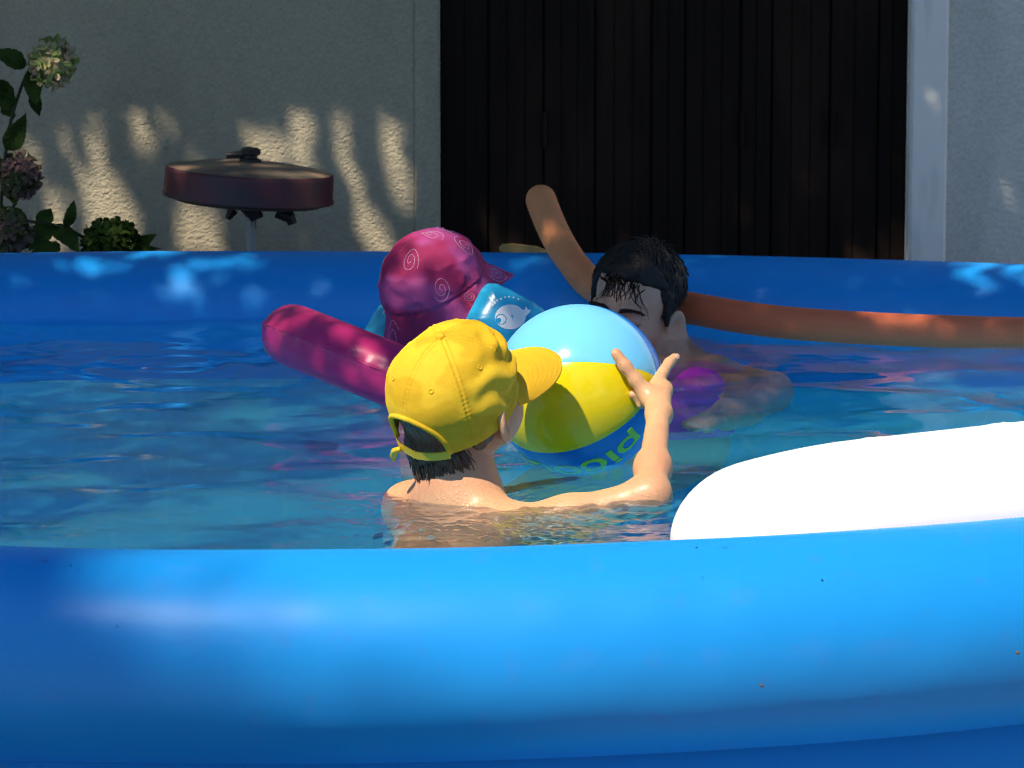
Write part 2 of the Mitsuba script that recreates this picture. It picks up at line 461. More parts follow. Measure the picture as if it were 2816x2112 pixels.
# water: swell, ripples, and short chop where the children move
def wave(x, y):
    z = np.zeros_like(x)
    for lam, amp, ang, ph0 in ((0.62, 3.2, 12, 0.3), (0.47, 2.6, 61, 1.9), (0.36, 2.2, -38, 4.1), (0.27, 1.9, 84, 2.2), (0.21, 1.25, 33, 5.0), (0.16, 0.8, -70, 0.9), (0.12, 0.34, 105, 3.3), (0.09, 0.14, 20, 1.1)):
        a = math.radians(ang)
        ux, uy = math.cos(a), math.sin(a)
        wob = 0.9 * np.sin(2.1 * x * uy - 1.7 * y * ux + ph0 * 2) + 0.5 * np.sin(4.3 * x + 3.1 * y + ph0)
        z += amp * 1e-3 * np.sin(2 * np.pi * (x * ux + y * uy) / lam + ph0 + wob)
    p = np.stack([x, y, x * 0], -1)
    g = meshkit.fbm(p * V(2.2, 2.2, 1), 2, 3)
    z *= 0.55 + 0.9 * g
    near = np.exp(-(((x + 0.02) / 0.34) ** 2 + ((y - 5.55) / 0.26) ** 2))
    near2 = np.exp(-(((x - 0.36) / 0.3) ** 2 + ((y - 7.25) / 0.24) ** 2))
    near3 = np.exp(-(((x + 0.25) / 0.28) ** 2 + ((y - 6.75) / 0.25) ** 2))
    chop = (meshkit.fbm(p * V(34, 46, 1) + 0.7 * meshkit.fbm(p * V(9, 9, 1), 2, 1)[..., None], 3, 8) - 0.5)
    z += chop * 1e-3 * (0.35 + 9.5 * near + 3.0 * near2 + 2.2 * near3)
    back = np.exp(-(((x + 0.06) / 0.17) ** 2 + ((y - 5.50) / 0.24) ** 2)) + 0.8 * np.exp(-(((x - 0.12) / 0.09) ** 2 + ((y - 5.62) / 0.10) ** 2))
    z += 6.0e-3 * back * (meshkit.fbm(p * V(62, 15, 1) + 1.2 * meshkit.fbm(p * V(22, 10, 1), 2, 6)[..., None], 2, 18) - 0.5)
    r = np.hypot(x - 0.19, y - 5.66)
    z += 1.6e-3 * np.exp(-(r / 0.14) ** 2) * np.sin(2 * np.pi * r / 0.035)
    r = np.hypot(x + 0.62, y - 7.1)
    z += 1.5e-3 * np.exp(-((r - 0.13) / 0.1) ** 2) * np.sin(2 * np.pi * r / 0.09)
    return WATER + z


gx = np.concatenate([np.linspace(-2.55, -1.15, 60)[:-1], np.linspace(-1.15, -0.3, 190)[:-1], np.linspace(-0.3, 0.35, 280), np.linspace(0.35, 1.2, 190)[1:], np.linspace(1.2, 1.9, 30)[1:]])
gy = np.linspace(YC - PBN - 0.05, YC + PBF + 0.05, 760)
X, Y = np.meshgrid(gx, gy, indexing='ij')
wv = np.stack([X, Y, wave(X, Y)], -1).reshape(-1, 3)
wf = grid_faces(len(gx), len(gy))
b_ = np.where(wv[:, 1] < YC, PBN, PBF)
inside = np.hypot((wv[:, 0] - XC) / PA, (wv[:, 1] - YC) / b_) < 0.99
wf = wf[inside[wf].all(1)]
used = np.unique(wf)
remap = np.zeros(len(wv), int)
remap[used] = np.arange(len(used))
put('water', (wv[used], quads(remap[wf])), 'mat_water', label='rippled clear water filling the blue pool', kind='structure')

# ------------------------------------------------------------------ house: rough wall, dark folding door, jambs, canopy, eaves
WY = WALL_Y


def wx(px, y=WY):
    return at(px, 200, y)[0]


xl0, xl1, xd0, xd1, xj1 = -4.6, wx(414), wx(440), wx(908), wx(945)
tag('house', 'grey rough rendered house with a dark folding door behind the pool', 'house')
put('house__wall', box((xl0, WY, 0), (xl1, WY + 0.25, 3.1)), 'mat_stucco', smooth=False, label='rough grey stucco wall left of the door, dappled with sun')
put('house__wall_001', box((xj1, WY - 0.012, 0), (4.2, WY + 0.25, 3.1)), 'mat_stucco_skylit', smooth=False, label='rough stucco wall at the right edge, stronger skylight put into its colour')
put('house__wall_002', box((xl1, WY + 0.012, 2.3), (xj1, WY + 0.24, 3.1)), 'mat_stucco', smooth=False)
put('house__jamb', box((xl1, WY - 0.004, 0), (xd0, WY + 0.25, 2.3), 0.006), 'mat_plaster', smooth=False, label='smooth plaster strip left of the door')
put('house__jamb_001', box((xd1, WY - 0.030, 0), (xj1, WY + 0.25, 2.3), 0.006), 'mat_jamb', smooth=False, label='pale blue white painted post right of the door')
put('house__canopy', cat(box((-3.6, WY - 0.89, 2.38), (1.0, WY, 2.50))), 'mat_plaster', smooth=False)
rv_ = [[-5.2, WY - 0.25, 3.08], [4.9, WY - 0.25, 3.08], [4.9, WY + 4, 4.9], [-5.2, WY + 4, 4.9], [-5.2, WY - 0.25, 3.2], [4.9, WY - 0.25, 3.2], [4.9, WY + 4, 5.02], [-5.2, WY + 4, 5.02]]
put('house__roof', cat((rv_, [[0, 3, 2, 1], [4, 5, 6, 7], [0, 1, 5, 4], [1, 2, 6, 5], [2, 3, 7, 6], [3, 0, 4, 7]])), 'mat_roof', smooth=False)
# the door: boards grooved along their length, gaps between, hinge pins
edges = [wx(p) for p in (440, 488, 544, 595, 652, 685, 741, 772, 831, 879, 908)]
for i in range(10):
    a, b = edges[i] + 0.0016, edges[i + 1] - 0.0016
    dy = 0.006 * (i % 2)
    n = max(2, round((b - a) / 0.042))
    ms = [box((a + (b - a) * k / n + 0.0009, WY + 0.05 + dy, 0.02), (a + (b - a) * (k + 1) / n - 0.0009, WY + 0.075 + dy, 2.28), 0.002) for k in range(n)]
    ms.append(box((a, WY + 0.054 + dy, 0.02), (b, WY + 0.085 + dy, 2.28)))
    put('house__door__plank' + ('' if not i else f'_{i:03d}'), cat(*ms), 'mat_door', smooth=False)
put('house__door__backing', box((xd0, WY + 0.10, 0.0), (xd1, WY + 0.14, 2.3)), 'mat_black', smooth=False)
tag('house__door', label='very dark brown door of vertical grooved boards')
for i, (px, py) in enumerate(((439.5, 89), (545, 130), (742, 130), (833, 130))):
    c = at(px, py, WY + 0.045)
    put('house__door__hinge' + ('' if not i else f'_{i:03d}'), tube([c - V(0, 0.004, 0.04), c + V(0, -0.004, 0.04)], 0.006, 10), 'mat_door', smooth=40)

# ------------------------------------------------------------------ barbecue by the wall
bc = at(249, 183, 8.34)
tilt = np.array(T().rotate([0, 1, 0], 3.8).matrix)[:3, :3]


def bbq(mesh):
    return np.asarray(mesh[0]) @ tilt.T + bc, mesh[1]


tag('barbecue', 'old round barbecue with a faded maroon lid on a grey pole, by the wall', 'barbecue')
R = 0.176
n = 96
prof = [(R * 0.985, -0.031), (R * 1.012, -0.033), (R * 1.02, -0.028), (R * 1.002, -0.023), (R * 1.0, 0.018), (R * 0.992, 0.025), (R * 0.975, 0.028)]
put('barbecue__lid', bbq(lathe(prof, n)), 'mat_rust_enamel', smooth=50, label='round maroon enamel lid, faded and stained')
put('barbecue__lid__top', bbq(lathe([(R * 0.978, 0.0275), (R * 0.9, 0.031), (R * 0.6, 0.039), (R * 0.25, 0.044), (0.001, 0.045)], n)), 'mat_lid_top', smooth=50)
put('barbecue__lid__knob', bbq(cat(lathe([(0.0, 0.042), (0.023, 0.043), (0.023, 0.050), (0.014, 0.053), (0.014, 0.058), (0.02, 0.061), (0.021, 0.070), (0.015, 0.074), (0.0, 0.075)], 24),
    tube([(-0.012, 0, 0.060), (-0.03, 0, 0.057), (-0.05, 0, 0.054)], [0.008, 0.007, 0.006], 10))), 'mat_black', smooth=40, label='black knob with a side lever')
put('barbecue__bowl', bbq(lathe([(0.0, -0.052), (R * 0.3, -0.051), (R * 0.6, -0.047), (R * 0.85, -0.042), (R * 0.93, -0.037), (R * 0.93, -0.03)], n)), 'mat_black', smooth=50, label='black shallow bowl under the lid')
put('barbecue__bracket', bbq(cat(tube([(0.0, 0, -0.045), (0.012, 0, -0.06), (0.02, 0, -0.075)], [0.02, 0.018, 0.016], 12), tube([(0.06, 0, -0.058), (0.09, 0, -0.066), (0.095, 0, -0.08)], [0.011, 0.013, 0.010], 10),
    tube([(-0.03, 0, -0.058), (-0.04, 0, -0.078)], [0.012, 0.006], 8))), 'mat_black', smooth=40)
pb = at(254, 252, 8.34)
put('barbecue__pole', tube([V(pb[0] - 0.006, 8.34, bc[2] - 0.07), V(pb[0] + 0.006, 8.34, 0.0)], 0.0112, 16), 'mat_pole', smooth=40, label='grey metal pole under the bowl')

# a tan wooden thing behind the far rim
sc_ = at(512, 249, 8.15)
pl = sg.Polygon([(-0.026, 0.004), (-0.02, 0.010), (0.0, 0.012), (0.05, 0.006), (0.12, -0.02), (0.12, -0.034), (0.02, -0.006), (0.0, -0.008), (-0.002, -0.03), (-0.016, -0.03), (-0.014, -0.006), (-0.026, -0.002)])
m = trimesh.creation.extrude_polygon(pl, 0.02, engine='earcut')
put('wooden_stick', (np.array(m.vertices)[:, [0, 2, 1]] * V(1, -1, 1) + sc_, np.array(m.faces)), 'mat_wood', smooth=False, label='tan wooden stick end poking up behind the far pool rim', cat='stick')


# ------------------------------------------------------------------ trees outside the frame (shading the pool; the outlying ones added to cut skylight)
LEAN = SUN[:2] / SUN[2]


def leaf_mesh(pos, nor, size, seed, shape='diamond'):
    """One small folded leaf at each position."""
    r = np.random.default_rng(seed)
    k = len(pos)
    nor = nrm(nor)
    a = nrm(np.cross(nor, r.normal(size=(k, 3))))
    b = np.cross(nor, a)
    s = size * r.uniform(0.7, 1.3, k)
    prof_ = [(-1, 0, 0), (-0.3, 0.48, 0.16), (0.3, 0.42, 0.14), (1, 0, -0.12), (0.3, -0.42, 0.14), (-0.3, -0.48, 0.16)]
    v = np.stack([pos + s[:, None] * (u * a + w * b + h * nor) for u, w, h in prof_], 1).reshape(-1, 3)
    o = np.arange(k)[:, None] * 6
    f = np.concatenate([o + q for q in ([0, 1, 5], [1, 2, 5], [2, 4, 5], [2, 3, 4])], 1).reshape(-1, 3)
    return v, f


def limb(pts, r0, r1, n=14, sides=9):
    p = spline(pts, n)
    return tube(p, np.linspace(r0, r1, n), sides)


EDGE = np.array([(-2.2, 4.9), (-1.2, 5.35), (-0.75, 5.95), (-0.3, 6.45), (0.1, 6.65), (0.45, 6.75), (0.8, 6.85), (1.8, 6.8)])
# places where the sun comes through the leaves: landing point on the plane z = 0.65, half-axes, strength
GAPS = [(-0.69, 7.92, 0.10, 0.05, 1), (-0.80, 7.83, 0.07, 0.04, 1), (-0.63, 7.78, 0.03, 0.06, 1), (-0.52, 7.86, 0.06, 0.04, 0.8), (0.06, 7.86, 0.03, 0.03, 0.8), (-0.93, 7.9, 0.06, 0.03, 0.7),
        (0.97, 7.72, 0.10, 0.12, 1), (0.72, 7.42, 0.07, 0.09, 1), (1.1, 7.95, 0.1, 0.1, 1), (0.49, 7.6, 0.03, 0.1, 0.6),
        (0.27, 7.45, 0.03, 0.03, 1), (0.45, 7.3, 0.06, 0.05, 0.8), (0.12, 7.9, 0.03, 0.03, 0.7)]
# on the wall the sun draws streaks: (pixel of the top end, pixel of the bottom end, width in metres)
for (x0, y0, x1, y1, w, s) in ((92, 110, 94, 128, .026, 1), (95, 132, 100, 172, .036, 1), (101, 170, 108, 200, .066, 1), (109, 200, 115, 222, .092, 1), (114, 225, 117, 246, .10, 1), (58, 192, 62, 226, .045, .9), (50, 236, 52, 250, .05, .9),
                              (62, 132, 70, 152, .028, .8), (134, 110, 146, 138, .034, 1), (160, 114, 170, 124, .028, .7), (192, 150, 195, 165, .02, .9), (181, 188, 187, 246, .036, 1), (208, 206, 216, 248, .05, 1), (262, 140, 270, 160, .034, .9), (281, 140, 286, 160, .04, 1),
                              (304, 110, 306, 160, .042, 1), (344, 120, 340, 150, .034, 1), (352, 160, 358, 190, .032, .7), (395, 128, 398, 178, .045, .9), (404, 190, 408, 210, .03, .6), (362, 206, 372, 228, .045, 1), (374, 228, 386, 250, .055, 1), (20, 130, 28, 165, .04, .7),
                              (488, 196, 492, 250, .04, .9), (503, 215, 506, 250, .02, .5), (610, 205, 616, 240, .04, .6), (850, 230, 855, 260, .04, .8), (880, 195, 885, 250, .05, .7), (930, 0, 930, 20, .05, .9), (925, 40, 927, 60, .05, .9), (926, 78, 928, 100, .05, .8)):
    for k in np.linspace(0, 1, 5):
        q = at(x0 + (x1 - x0) * k, y0 + (y1 - y0) * k, WY)
        dz = q[2] - 0.65
        GAPS.append((q[0] - LEAN[0] * dz, q[1] - LEAN[1] * dz, w * 0.55, 0.012 + 0.22 * w, s))
for q in (at(52, 66, 8.33), at(56, 70, 8.33)):
    dz = q[2] - 0.65
    GAPS.append((q[0] - LEAN[0] * dz, q[1] - LEAN[1] * dz, 0.03, 0.03, 1))
GAPS = np.array(GAPS)


def lands(p):
    dz = p[:, 2] - 0.65
    return p[:, :2] - LEAN * dz[:, None]


tag('tree', 'spreading leafy tree left of the pool that shades its far half', 'tree')
k = 56000
r = np.random.default_rng(11)
land = np.stack([r.uniform(-2.1, 1.7, k), r.uniform(4.8, 9.25, k)], 1)
land[:10000, 1] = r.uniform(8.6, 9.2, 10000)
land[10000:21000, 1] = r.uniform(7.25, 8.3, 11000)
hz = r.uniform(3.0, 4.7, k) + 0.25 * np.sin(land[:, 0] * 2 + land[:, 1])
dense = meshkit.fbm(np.c_[land * 3.1, land[:, :1] * 0], 3, 4)
edge = np.interp(land[:, 0], EDGE[:, 0], EDGE[:, 1]) + 0.5 * (meshkit.fbm(np.c_[land * 4.0, hz[:, None]], 3, 6) - 0.5)
ok = (land[:, 1] > edge) & (dense + r.uniform(-0.12, 0.12, k) > 0.36)
wall_ = land[:, 1] > 8.5
ok |= wall_ | ((land[:, 1] > 7.2))
for gx_, gy_, ga, gb, st in GAPS:
    d = np.hypot((land[:, 0] - gx_) / (ga + 0.008), (land[:, 1] - gy_) / (gb + 0.008))
    ok &= ~((d < 1) & (r.uniform(size=k) < st * 0.86))
land, hz = land[ok], hz[ok]
pos = np.c_[land + LEAN * (hz - 0.65)[:, None], hz]
put('tree__crown', leaf_mesh(pos, r.normal(size=(len(pos), 3)) + V(0, 0, 1.2), 0.034, 12), 'mat_tree_leaf', smooth=False, kind='stuff')
put('tree__trunk', limb([(-3.5, 6.15, 0), (-3.46, 6.2, 0.8), (-3.38, 6.15, 1.7), (-3.25, 6.1, 2.5)], 0.15, 0.10, 20, 14), 'mat_bark')
br = [limb([(-3.28, 6.1, 2.35), (-2.9, 6.0 + 0.1 * i, 2.8), q], 0.07 - 0.005 * i, 0.012) for i, q in enumerate([(-1.0, 5.6, 3.5), (-1.4, 6.7, 3.6), (-0.6, 6.6, 3.8), (-2.0, 5.0, 3.7), (-2.2, 7.3, 3.6), (-0.3, 6.1, 4.0)])]
put('tree__branch', cat(*br), 'mat_bark')

tag('tall_tree', 'tall thin crowned tree behind the camera on the left', 'tree')
k = 3600
land = np.stack([r.uniform(-2.6, -0.12, k), r.uniform(3.6, 4.95, k)], 1)
hz = r.uniform(10.2, 13.2, k)
dens = meshkit.fbm(np.c_[land * 2.6, land[:, :1] * 0], 3, 21)
edge = -0.52 + 0.85 * (4.72 - land[:, 1])
ok = (dens > 0.42) & (land[:, 0] < edge + 0.12 * r.normal(size=k))
land, hz = land[ok], hz[ok]
pos = np.c_[land + LEAN * (hz - 0.65)[:, None], hz]
put('tall_tree__crown', leaf_mesh(pos, r.normal(size=(len(pos), 3)) + V(0, 0, 1.2), 0.07, 13), 'mat_tree_leaf', smooth=False, kind='stuff')
put('tall_tree__trunk', limb([(-6.2, -1.4, 0), (-6.1, -1.5, 4), (-5.8, -1.45, 8), (-5.2, -1.4, 12.4)], 0.2, 0.04, 24, 12), 'mat_bark')

for i, (cx, cy, hh, rr) in enumerate(((9.5, 9.0, 4.5, 2.3), (7.5, -1.5, 6.0, 2.6), (-10.5, 8.5, 6.5, 2.8), (2.5, -8.0, 6.0, 2.8), (-3.5, -11.5, 5.5, 2.4))):  # unseen trees added around the garden to cut down the skylight
    nm = 'added_tree' + ('' if not i else f'_{i:03d}')
    tag(nm, ('added leafy tree at the right end of the house, out of view, cuts skylight', 'added leafy tree far to the right of the camera, out of view, cuts skylight', 'added large leafy tree beyond the left end of the house, out of view, cuts skylight', 'added leafy tree right behind the camera, out of view, cuts skylight', 'added leafy tree on the lawn farthest behind the camera, out of view, cuts skylight')[i], 'tree')
    q = r.normal(size=(3600, 3))
    q = nrm(q) * r.uniform(0.55, 1, (3600, 1)) ** 0.5 * V(rr, rr, hh * 0.42) * (0.7 + 0.6 * meshkit.fbm(nrm(q) * 2.2 + i, 2, 3)[:, None]) + V(cx, cy, hh * 0.6)
    put(nm + '__crown', leaf_mesh(q, r.normal(size=(3600, 3)), 0.14, 90 + i), 'mat_tree_leaf', smooth=False, kind='stuff')
    put(nm + '__trunk', limb([(cx, cy, 0), (cx + .1, cy, hh * .3), (cx, cy + .1, hh * .6)], .16, .08), 'mat_bark')

# ------------------------------------------------------------------ boy in the yellow cap, seen from behind
HC = at(458.5, 396, 5.735)
HR = frame(43.5, 27, 11)


def hw(*q):
    """Head coordinates (right, forward, up) to the world."""
    return HC + np.asarray(q, float) @ HR


tag('person', 'child with a bare back and a yellow baseball cap, seen from behind in the water', 'person')
SL, SR = V(-0.152, 5.80, 0.570), V(-0.014, 5.668, 0.560)
EL, WR = at(650, 496, 5.685), at(658.5, 414, 5.888)
KN = at(656.5, 387, 5.954)
NB = V(-0.078, 5.735, 0.598)


def ear(L, side, c, h=0.03, w=0.018):
    """An outer ear around c in head coordinates."""
    q = (L - np.asarray(c)) * V(side, 1, 1)
    a = 0.6
    k = h / 0.03
    x = q[:, 0] * math.cos(a) + q[:, 1] * math.sin(a)
    y = -q[:, 0] * math.sin(a) + q[:, 1] * math.cos(a)
    z = q[:, 2] + 0.15 * y
    rr = np.sqrt((y / w) ** 2 + (z / h) ** 2)
    plate = np.maximum((rr - 1) * w * 0.8, np.abs(x) - 0.0042 * k)
    rim = np.sqrt(((rr - 0.86) * w) ** 2 + (x - 0.002) ** 2) - 0.0036 * k
    bowl = np.linalg.norm(np.stack([(x - 0.008) / 0.8, (y - 0.002) / 0.78, (z + 0.002) / 1.3], 1), axis=1) - 0.0132 * k
    d = smin(0.004, plate, rim)
    return smax(0.004, d, -bowl)


def kid_sdf(P):
    L = (P - HC) @ HR.T
    skull = ell(L, (0, -0.012, 0.026), (0.070, 0.087, 0.078))
    face = ell(L, (0, 0.030, -0.035), (0.056, 0.056, 0.064))
    ck1, ck2 = ell(L, (0.033, 0.044, -0.046), 0.031), ell(L, (-0.033, 0.044, -0.046), 0.031)
    chin = ell(L, (0, 0.066, -0.088), (0.021, 0.019, 0.017))
    jaw = smin(0.02, rc(L, (0.050, 0.005, -0.058), (0.012, 0.066, -0.088), 0.017, 0.014), rc(L, (-0.050, 0.005, -0.058), (-0.012, 0.066, -0.088), 0.017, 0.014))
    nose = rc(L, (0, 0.082, -0.004), (0, 0.097, -0.030), 0.006, 0.010)
    lips = ell(L, (0, 0.083, -0.060), (0.018, 0.009, 0.008))
    d = smin(0.03, skull, face, ck1, ck2, chin, jaw)
    d = smin(0.012, d, nose, lips)
    for s in (-1, 1):
        d = smax(0.014, d, -ell(L, (s * 0.029, 0.092, 0.0), (0.014, 0.010, 0.009)))
        d = smin(0.006, d, ear(L, s, (s * 0.081, -0.002, -0.026), 0.028, 0.019))
    nk = smin(0.03, rc(P, hw(0, -0.030, -0.045), NB, 0.040, 0.044), rc(P, hw(0, 0.0, -0.07), NB + V(0.01, 0.015, 0), 0.03, 0.038))
    d = smin(0.022, d, nk)
    # shoulders, back, chest
    ax = nrm(SR - SL)
    bk = np.cross(ax, V(0, 0, 1))            # towards the front of the chest is -bk
    bk = bk if bk[1] < 0 else -bk
    mid = (SL + SR) / 2
    tr = smin(0.05, rc(P, NB + V(0, 0, 0.012), SL, 0.040, 0.032), rc(P, NB + V(0, 0, 0.012), SR, 0.040, 0.032))
    fr = np.array([ax, bk, [0, 0, 1.0]])
    chest = ell(P, mid + V(0, 0, -0.085) - 0.012 * bk, (0.112, 0.068, 0.125), fr)
    belly = ell(P, mid + V(0, 0, -0.215) - 0.012 * bk, (0.094, 0.066, 0.11), fr)
    bl1, bl2 = ell(P, mid + V(0, 0, -0.075) + 0.036 * bk + 0.05 * ax, (0.04, 0.026, 0.05), fr), ell(P, mid + V(0, 0, -0.075) + 0.036 * bk - 0.05 * ax, (0.04, 0.026, 0.05), fr)
    t = smin(0.045, tr, chest, belly)
    t = smin(0.03, t, bl1, bl2)
    t = smax(0.02, t, -rc(P, mid + V(0, 0, 0.0) + 0.084 * bk, mid + V(0, 0, -0.25) + 0.086 * bk, 0.013, 0.013))
    d = smin(0.035, d, t)
    # hips and legs, kneeling on the pool floor
    hip = mid + V(0, 0, -0.32)
    for s in (-1, 1):
        a, b, c = hip + 0.045 * s * ax, hip + 0.065 * s * ax - 0.13 * bk + V(0, 0, -0.13), hip + 0.055 * s * ax + 0.10 * bk + V(0, 0, -0.165)
        d = smin(0.03, d, smin(0.02, rc(P, a, b, 0.06, 0.04), rc(P, b, c, 0.036, 0.024)))
    # left arm under water, reaching for the ball
    e2, w2 = V(-0.13, 5.90, 0.47), V(0.03, 5.95, 0.50)
    d = smin(0.028, d, smin(0.015, rc(P, SL, e2, 0.034, 0.025), rc(P, e2, w2, 0.026, 0.018), rc(P, w2, w2 + V(0.06, 0.01, 0.02), 0.016, 0.014)))
    # right arm: upper arm to the elbow, forearm to the wrist
    um = SR * 0.55 + EL * 0.45 + V(0, 0, -0.003)
    arm = smin(0.03, rc(P, SR, um, 0.037, 0.0275), rc(P, um, EL, 0.0275, 0.0255), rc(P, EL, EL * 0.66 + WR * 0.34, 0.0255, 0.0220), rc(P, EL * 0.66 + WR * 0.34, WR, 0.0215, 0.0165))
    arm = smin(0.012, arm, ell(P, EL + V(0.010, -0.006, -0.008), 0.014))
    d = smin(0.03, d, arm)
    # hand: a palm, thumb and first finger stretched, three fingers curled about the ball
    dr_ = nrm(KN - WR)
    side = V(0.86, 0.35, 0.1)
    h = smin(0.012, rc(P, WR, WR * 0.4 + KN * 0.6 - 0.009 * side, 0.0160, 0.0135), rc(P, WR + 0.003 * side, KN + 0.010 * side - 0.010 * dr_, 0.0165, 0.0135), rc(P, KN - 0.012 * side - 0.016 * dr_, KN + 0.012 * side - 0.012 * dr_, 0.0125, 0.0115))
    d = smin(0.014, d, h)
    th = smin(0.006, rc(P, TH[0], TH[1], 0.0125, 0.0100), rc(P, TH[1], TH[2], 0.0100, 0.0092), rc(P, TH[2], TH[3], 0.0095, 0.0078))
    d = smin(0.014, d, th)
    for c, rr in ((F1, (0.0108, 0.0085, 0.0082, 0.0066)), (F2, (0.010, 0.0085, 0.008, 0.0066)), (F3, (0.0095, 0.008, 0.0075, 0.0062)), (F4, (0.009, 0.0072, 0.0068, 0.0055))):
        fg = smin(0.003, *[rc(P, c[i], c[i + 1], rr[i], rr[i + 1]) for i in range(3)])
        d = smin(0.0055, d, fg)
    return d


TH = [at(648, 396, 5.925), at(636, 380, 5.928), at(625, 366, 5.929), at(616, 353.5, 5.930)]
F1 = [at(656, 385, 5.950), at(664, 371, 5.970), at(669, 363, 5.989), at(674.5, 357.5, 6.003)]
F2 = [at(661, 388, 5.950), at(665.5, 385, 5.990), at(652, 390, 5.980), at(633, 394.5, 5.938)]
F3 = [at(662, 397, 5.940), at(665, 396, 5.975), at(655, 399, 5.973), at(637, 399, 5.940)]
F4 = [at(661, 404, 5.930), at(663, 405, 5.960), at(655, 406, 5.965), at(640, 405, 5.938)]
kv, kf = surface_nets(kid_sdf, (-0.26, 5.50, 0.03), (0.27, 6.10, 0.84), 0.0024)
put('person__body', (kv, kf), 'mat_skin_kid')


def clip_mesh(v, f, keep):
    m = keep[f].all(1)
    f = f[m]
    u = np.unique(f)
    r_ = np.zeros(len(v), int)
    r_[u] = np.arange(len(u))
    return v[u], r_[f]


def trunks_sdf(P):
    mid = (SL + SR) / 2
    ax = nrm(SR - SL)
    bk = np.cross(ax, V(0, 0, 1))
    bk = bk if bk[1] < 0 else -bk
    hip = mid + V(0, 0, -0.32)
    d = ell(P, hip + V(0, 0, 0.03) - 0.01 * bk, (0.105, 0.08, 0.085), np.array([ax, bk, [0, 0, 1.0]]))
    for s in (-1, 1):
        d = smin(0.03, d, rc(P, hip + 0.045 * s * ax, hip + 0.062 * s * ax - 0.10 * bk + V(0, 0, -0.10), 0.068, 0.056))
    return np.maximum(d, P[:, 2] - 0.335)


put('person__trunks', surface_nets(trunks_sdf, (-0.28, 5.5, 0.05), (0.15, 6.0, 0.38), 0.006), 'mat_trunks', label='black swim trunks under the water')


# hair of the boy: a cap of hair with locks at the nape and temple
def locks(roots, dirs, length, rad, seed, bend=(0, 0, 0), n=7, sides=5, wob=0.25):
    r_ = np.random.default_rng(seed)
    out = []
    for p, d in zip(roots, dirs):
        ln = length * r_.uniform(0.5, 1.35)
        pts, q, dd = [p], np.array(p), nrm(d)
        for i in range(n - 1):
            dd = nrm(dd + (np.asarray(bend) + wob * r_.normal(size=3)) / n)
            q = q + dd * ln / (n - 1)
            pts.append(q)
        out.append(tube(np.array(pts), rad * r_.uniform(0.7, 1.3) * np.array([0.9, 1, 1, .95, .85, .65, .2])[:n], sides, cap=False))
    return cat(*out)


def kid_hair(P):
    L = (P - HC) @ HR.T
    a = ell(L, (0, -0.014, 0.024), (0.0735, 0.0905, 0.079))
    nap = ell(L, (-0.004, -0.066, -0.054), (0.050, 0.032, 0.050))
    sb = ell(L, (0.064, -0.030, -0.024), (0.012, 0.024, 0.028))
    sb2 = ell(L, (-0.064, -0.030, -0.024), (0.012, 0.024, 0.028))
    d = smax(0.012, smin(0.02, a, nap, sb, sb2), L[:, 1] * 0.55 - L[:, 2] - 0.030)
    lin_ = 0.0016 * np.sin(L[:, 0] * 900 + 60 * L[:, 2]) * np.sin(L[:, 0] * 310 + 2)
    return d + lin_ + 0.004 * (meshkit.fbm(L * V(160, 160, 25), 2) - 0.5)


hv, hf = surface_nets(kid_hair, HC - 0.13, HC + 0.13, 0.0022)
r = np.random.default_rng(3)
n = 260
ang = r.uniform(-1.25, 1.25, n)
root = np.stack([0.056 * np.sin(ang), -0.036 - 0.064 * np.cos(ang), -0.050 - 0.034 * np.cos(ang) * r.uniform(0.1, 1, n) + 0.014 * np.abs(np.sin(ang))], 1)
drt = np.stack([0.35 * np.sin(ang) + 0.15, -0.25 * np.cos(ang) + 0.1, -np.ones(n)], 1)
lk = locks(HC + root @ HR, drt @ HR, 0.022, 0.0013, 5, bend=(0.1, 0.1, -0.3), wob=0.5)
put('person__hair', cat((hv, hf), lk), 'mat_hair_brown', label='wet dark brown hair under the back of the cap')

# the cap: six panels with seams, back opening, strap, button, eyelets, peak
NA, NT = 360, 110
az = np.arange(NA) * 2 * np.pi / NA            # 0 = front, positive to the right
tq = np.linspace(0, 1, NT)
A, Q = np.meshgrid(az, tq, indexing='ij')
CR = V(0.088, 0.107, 0.100)


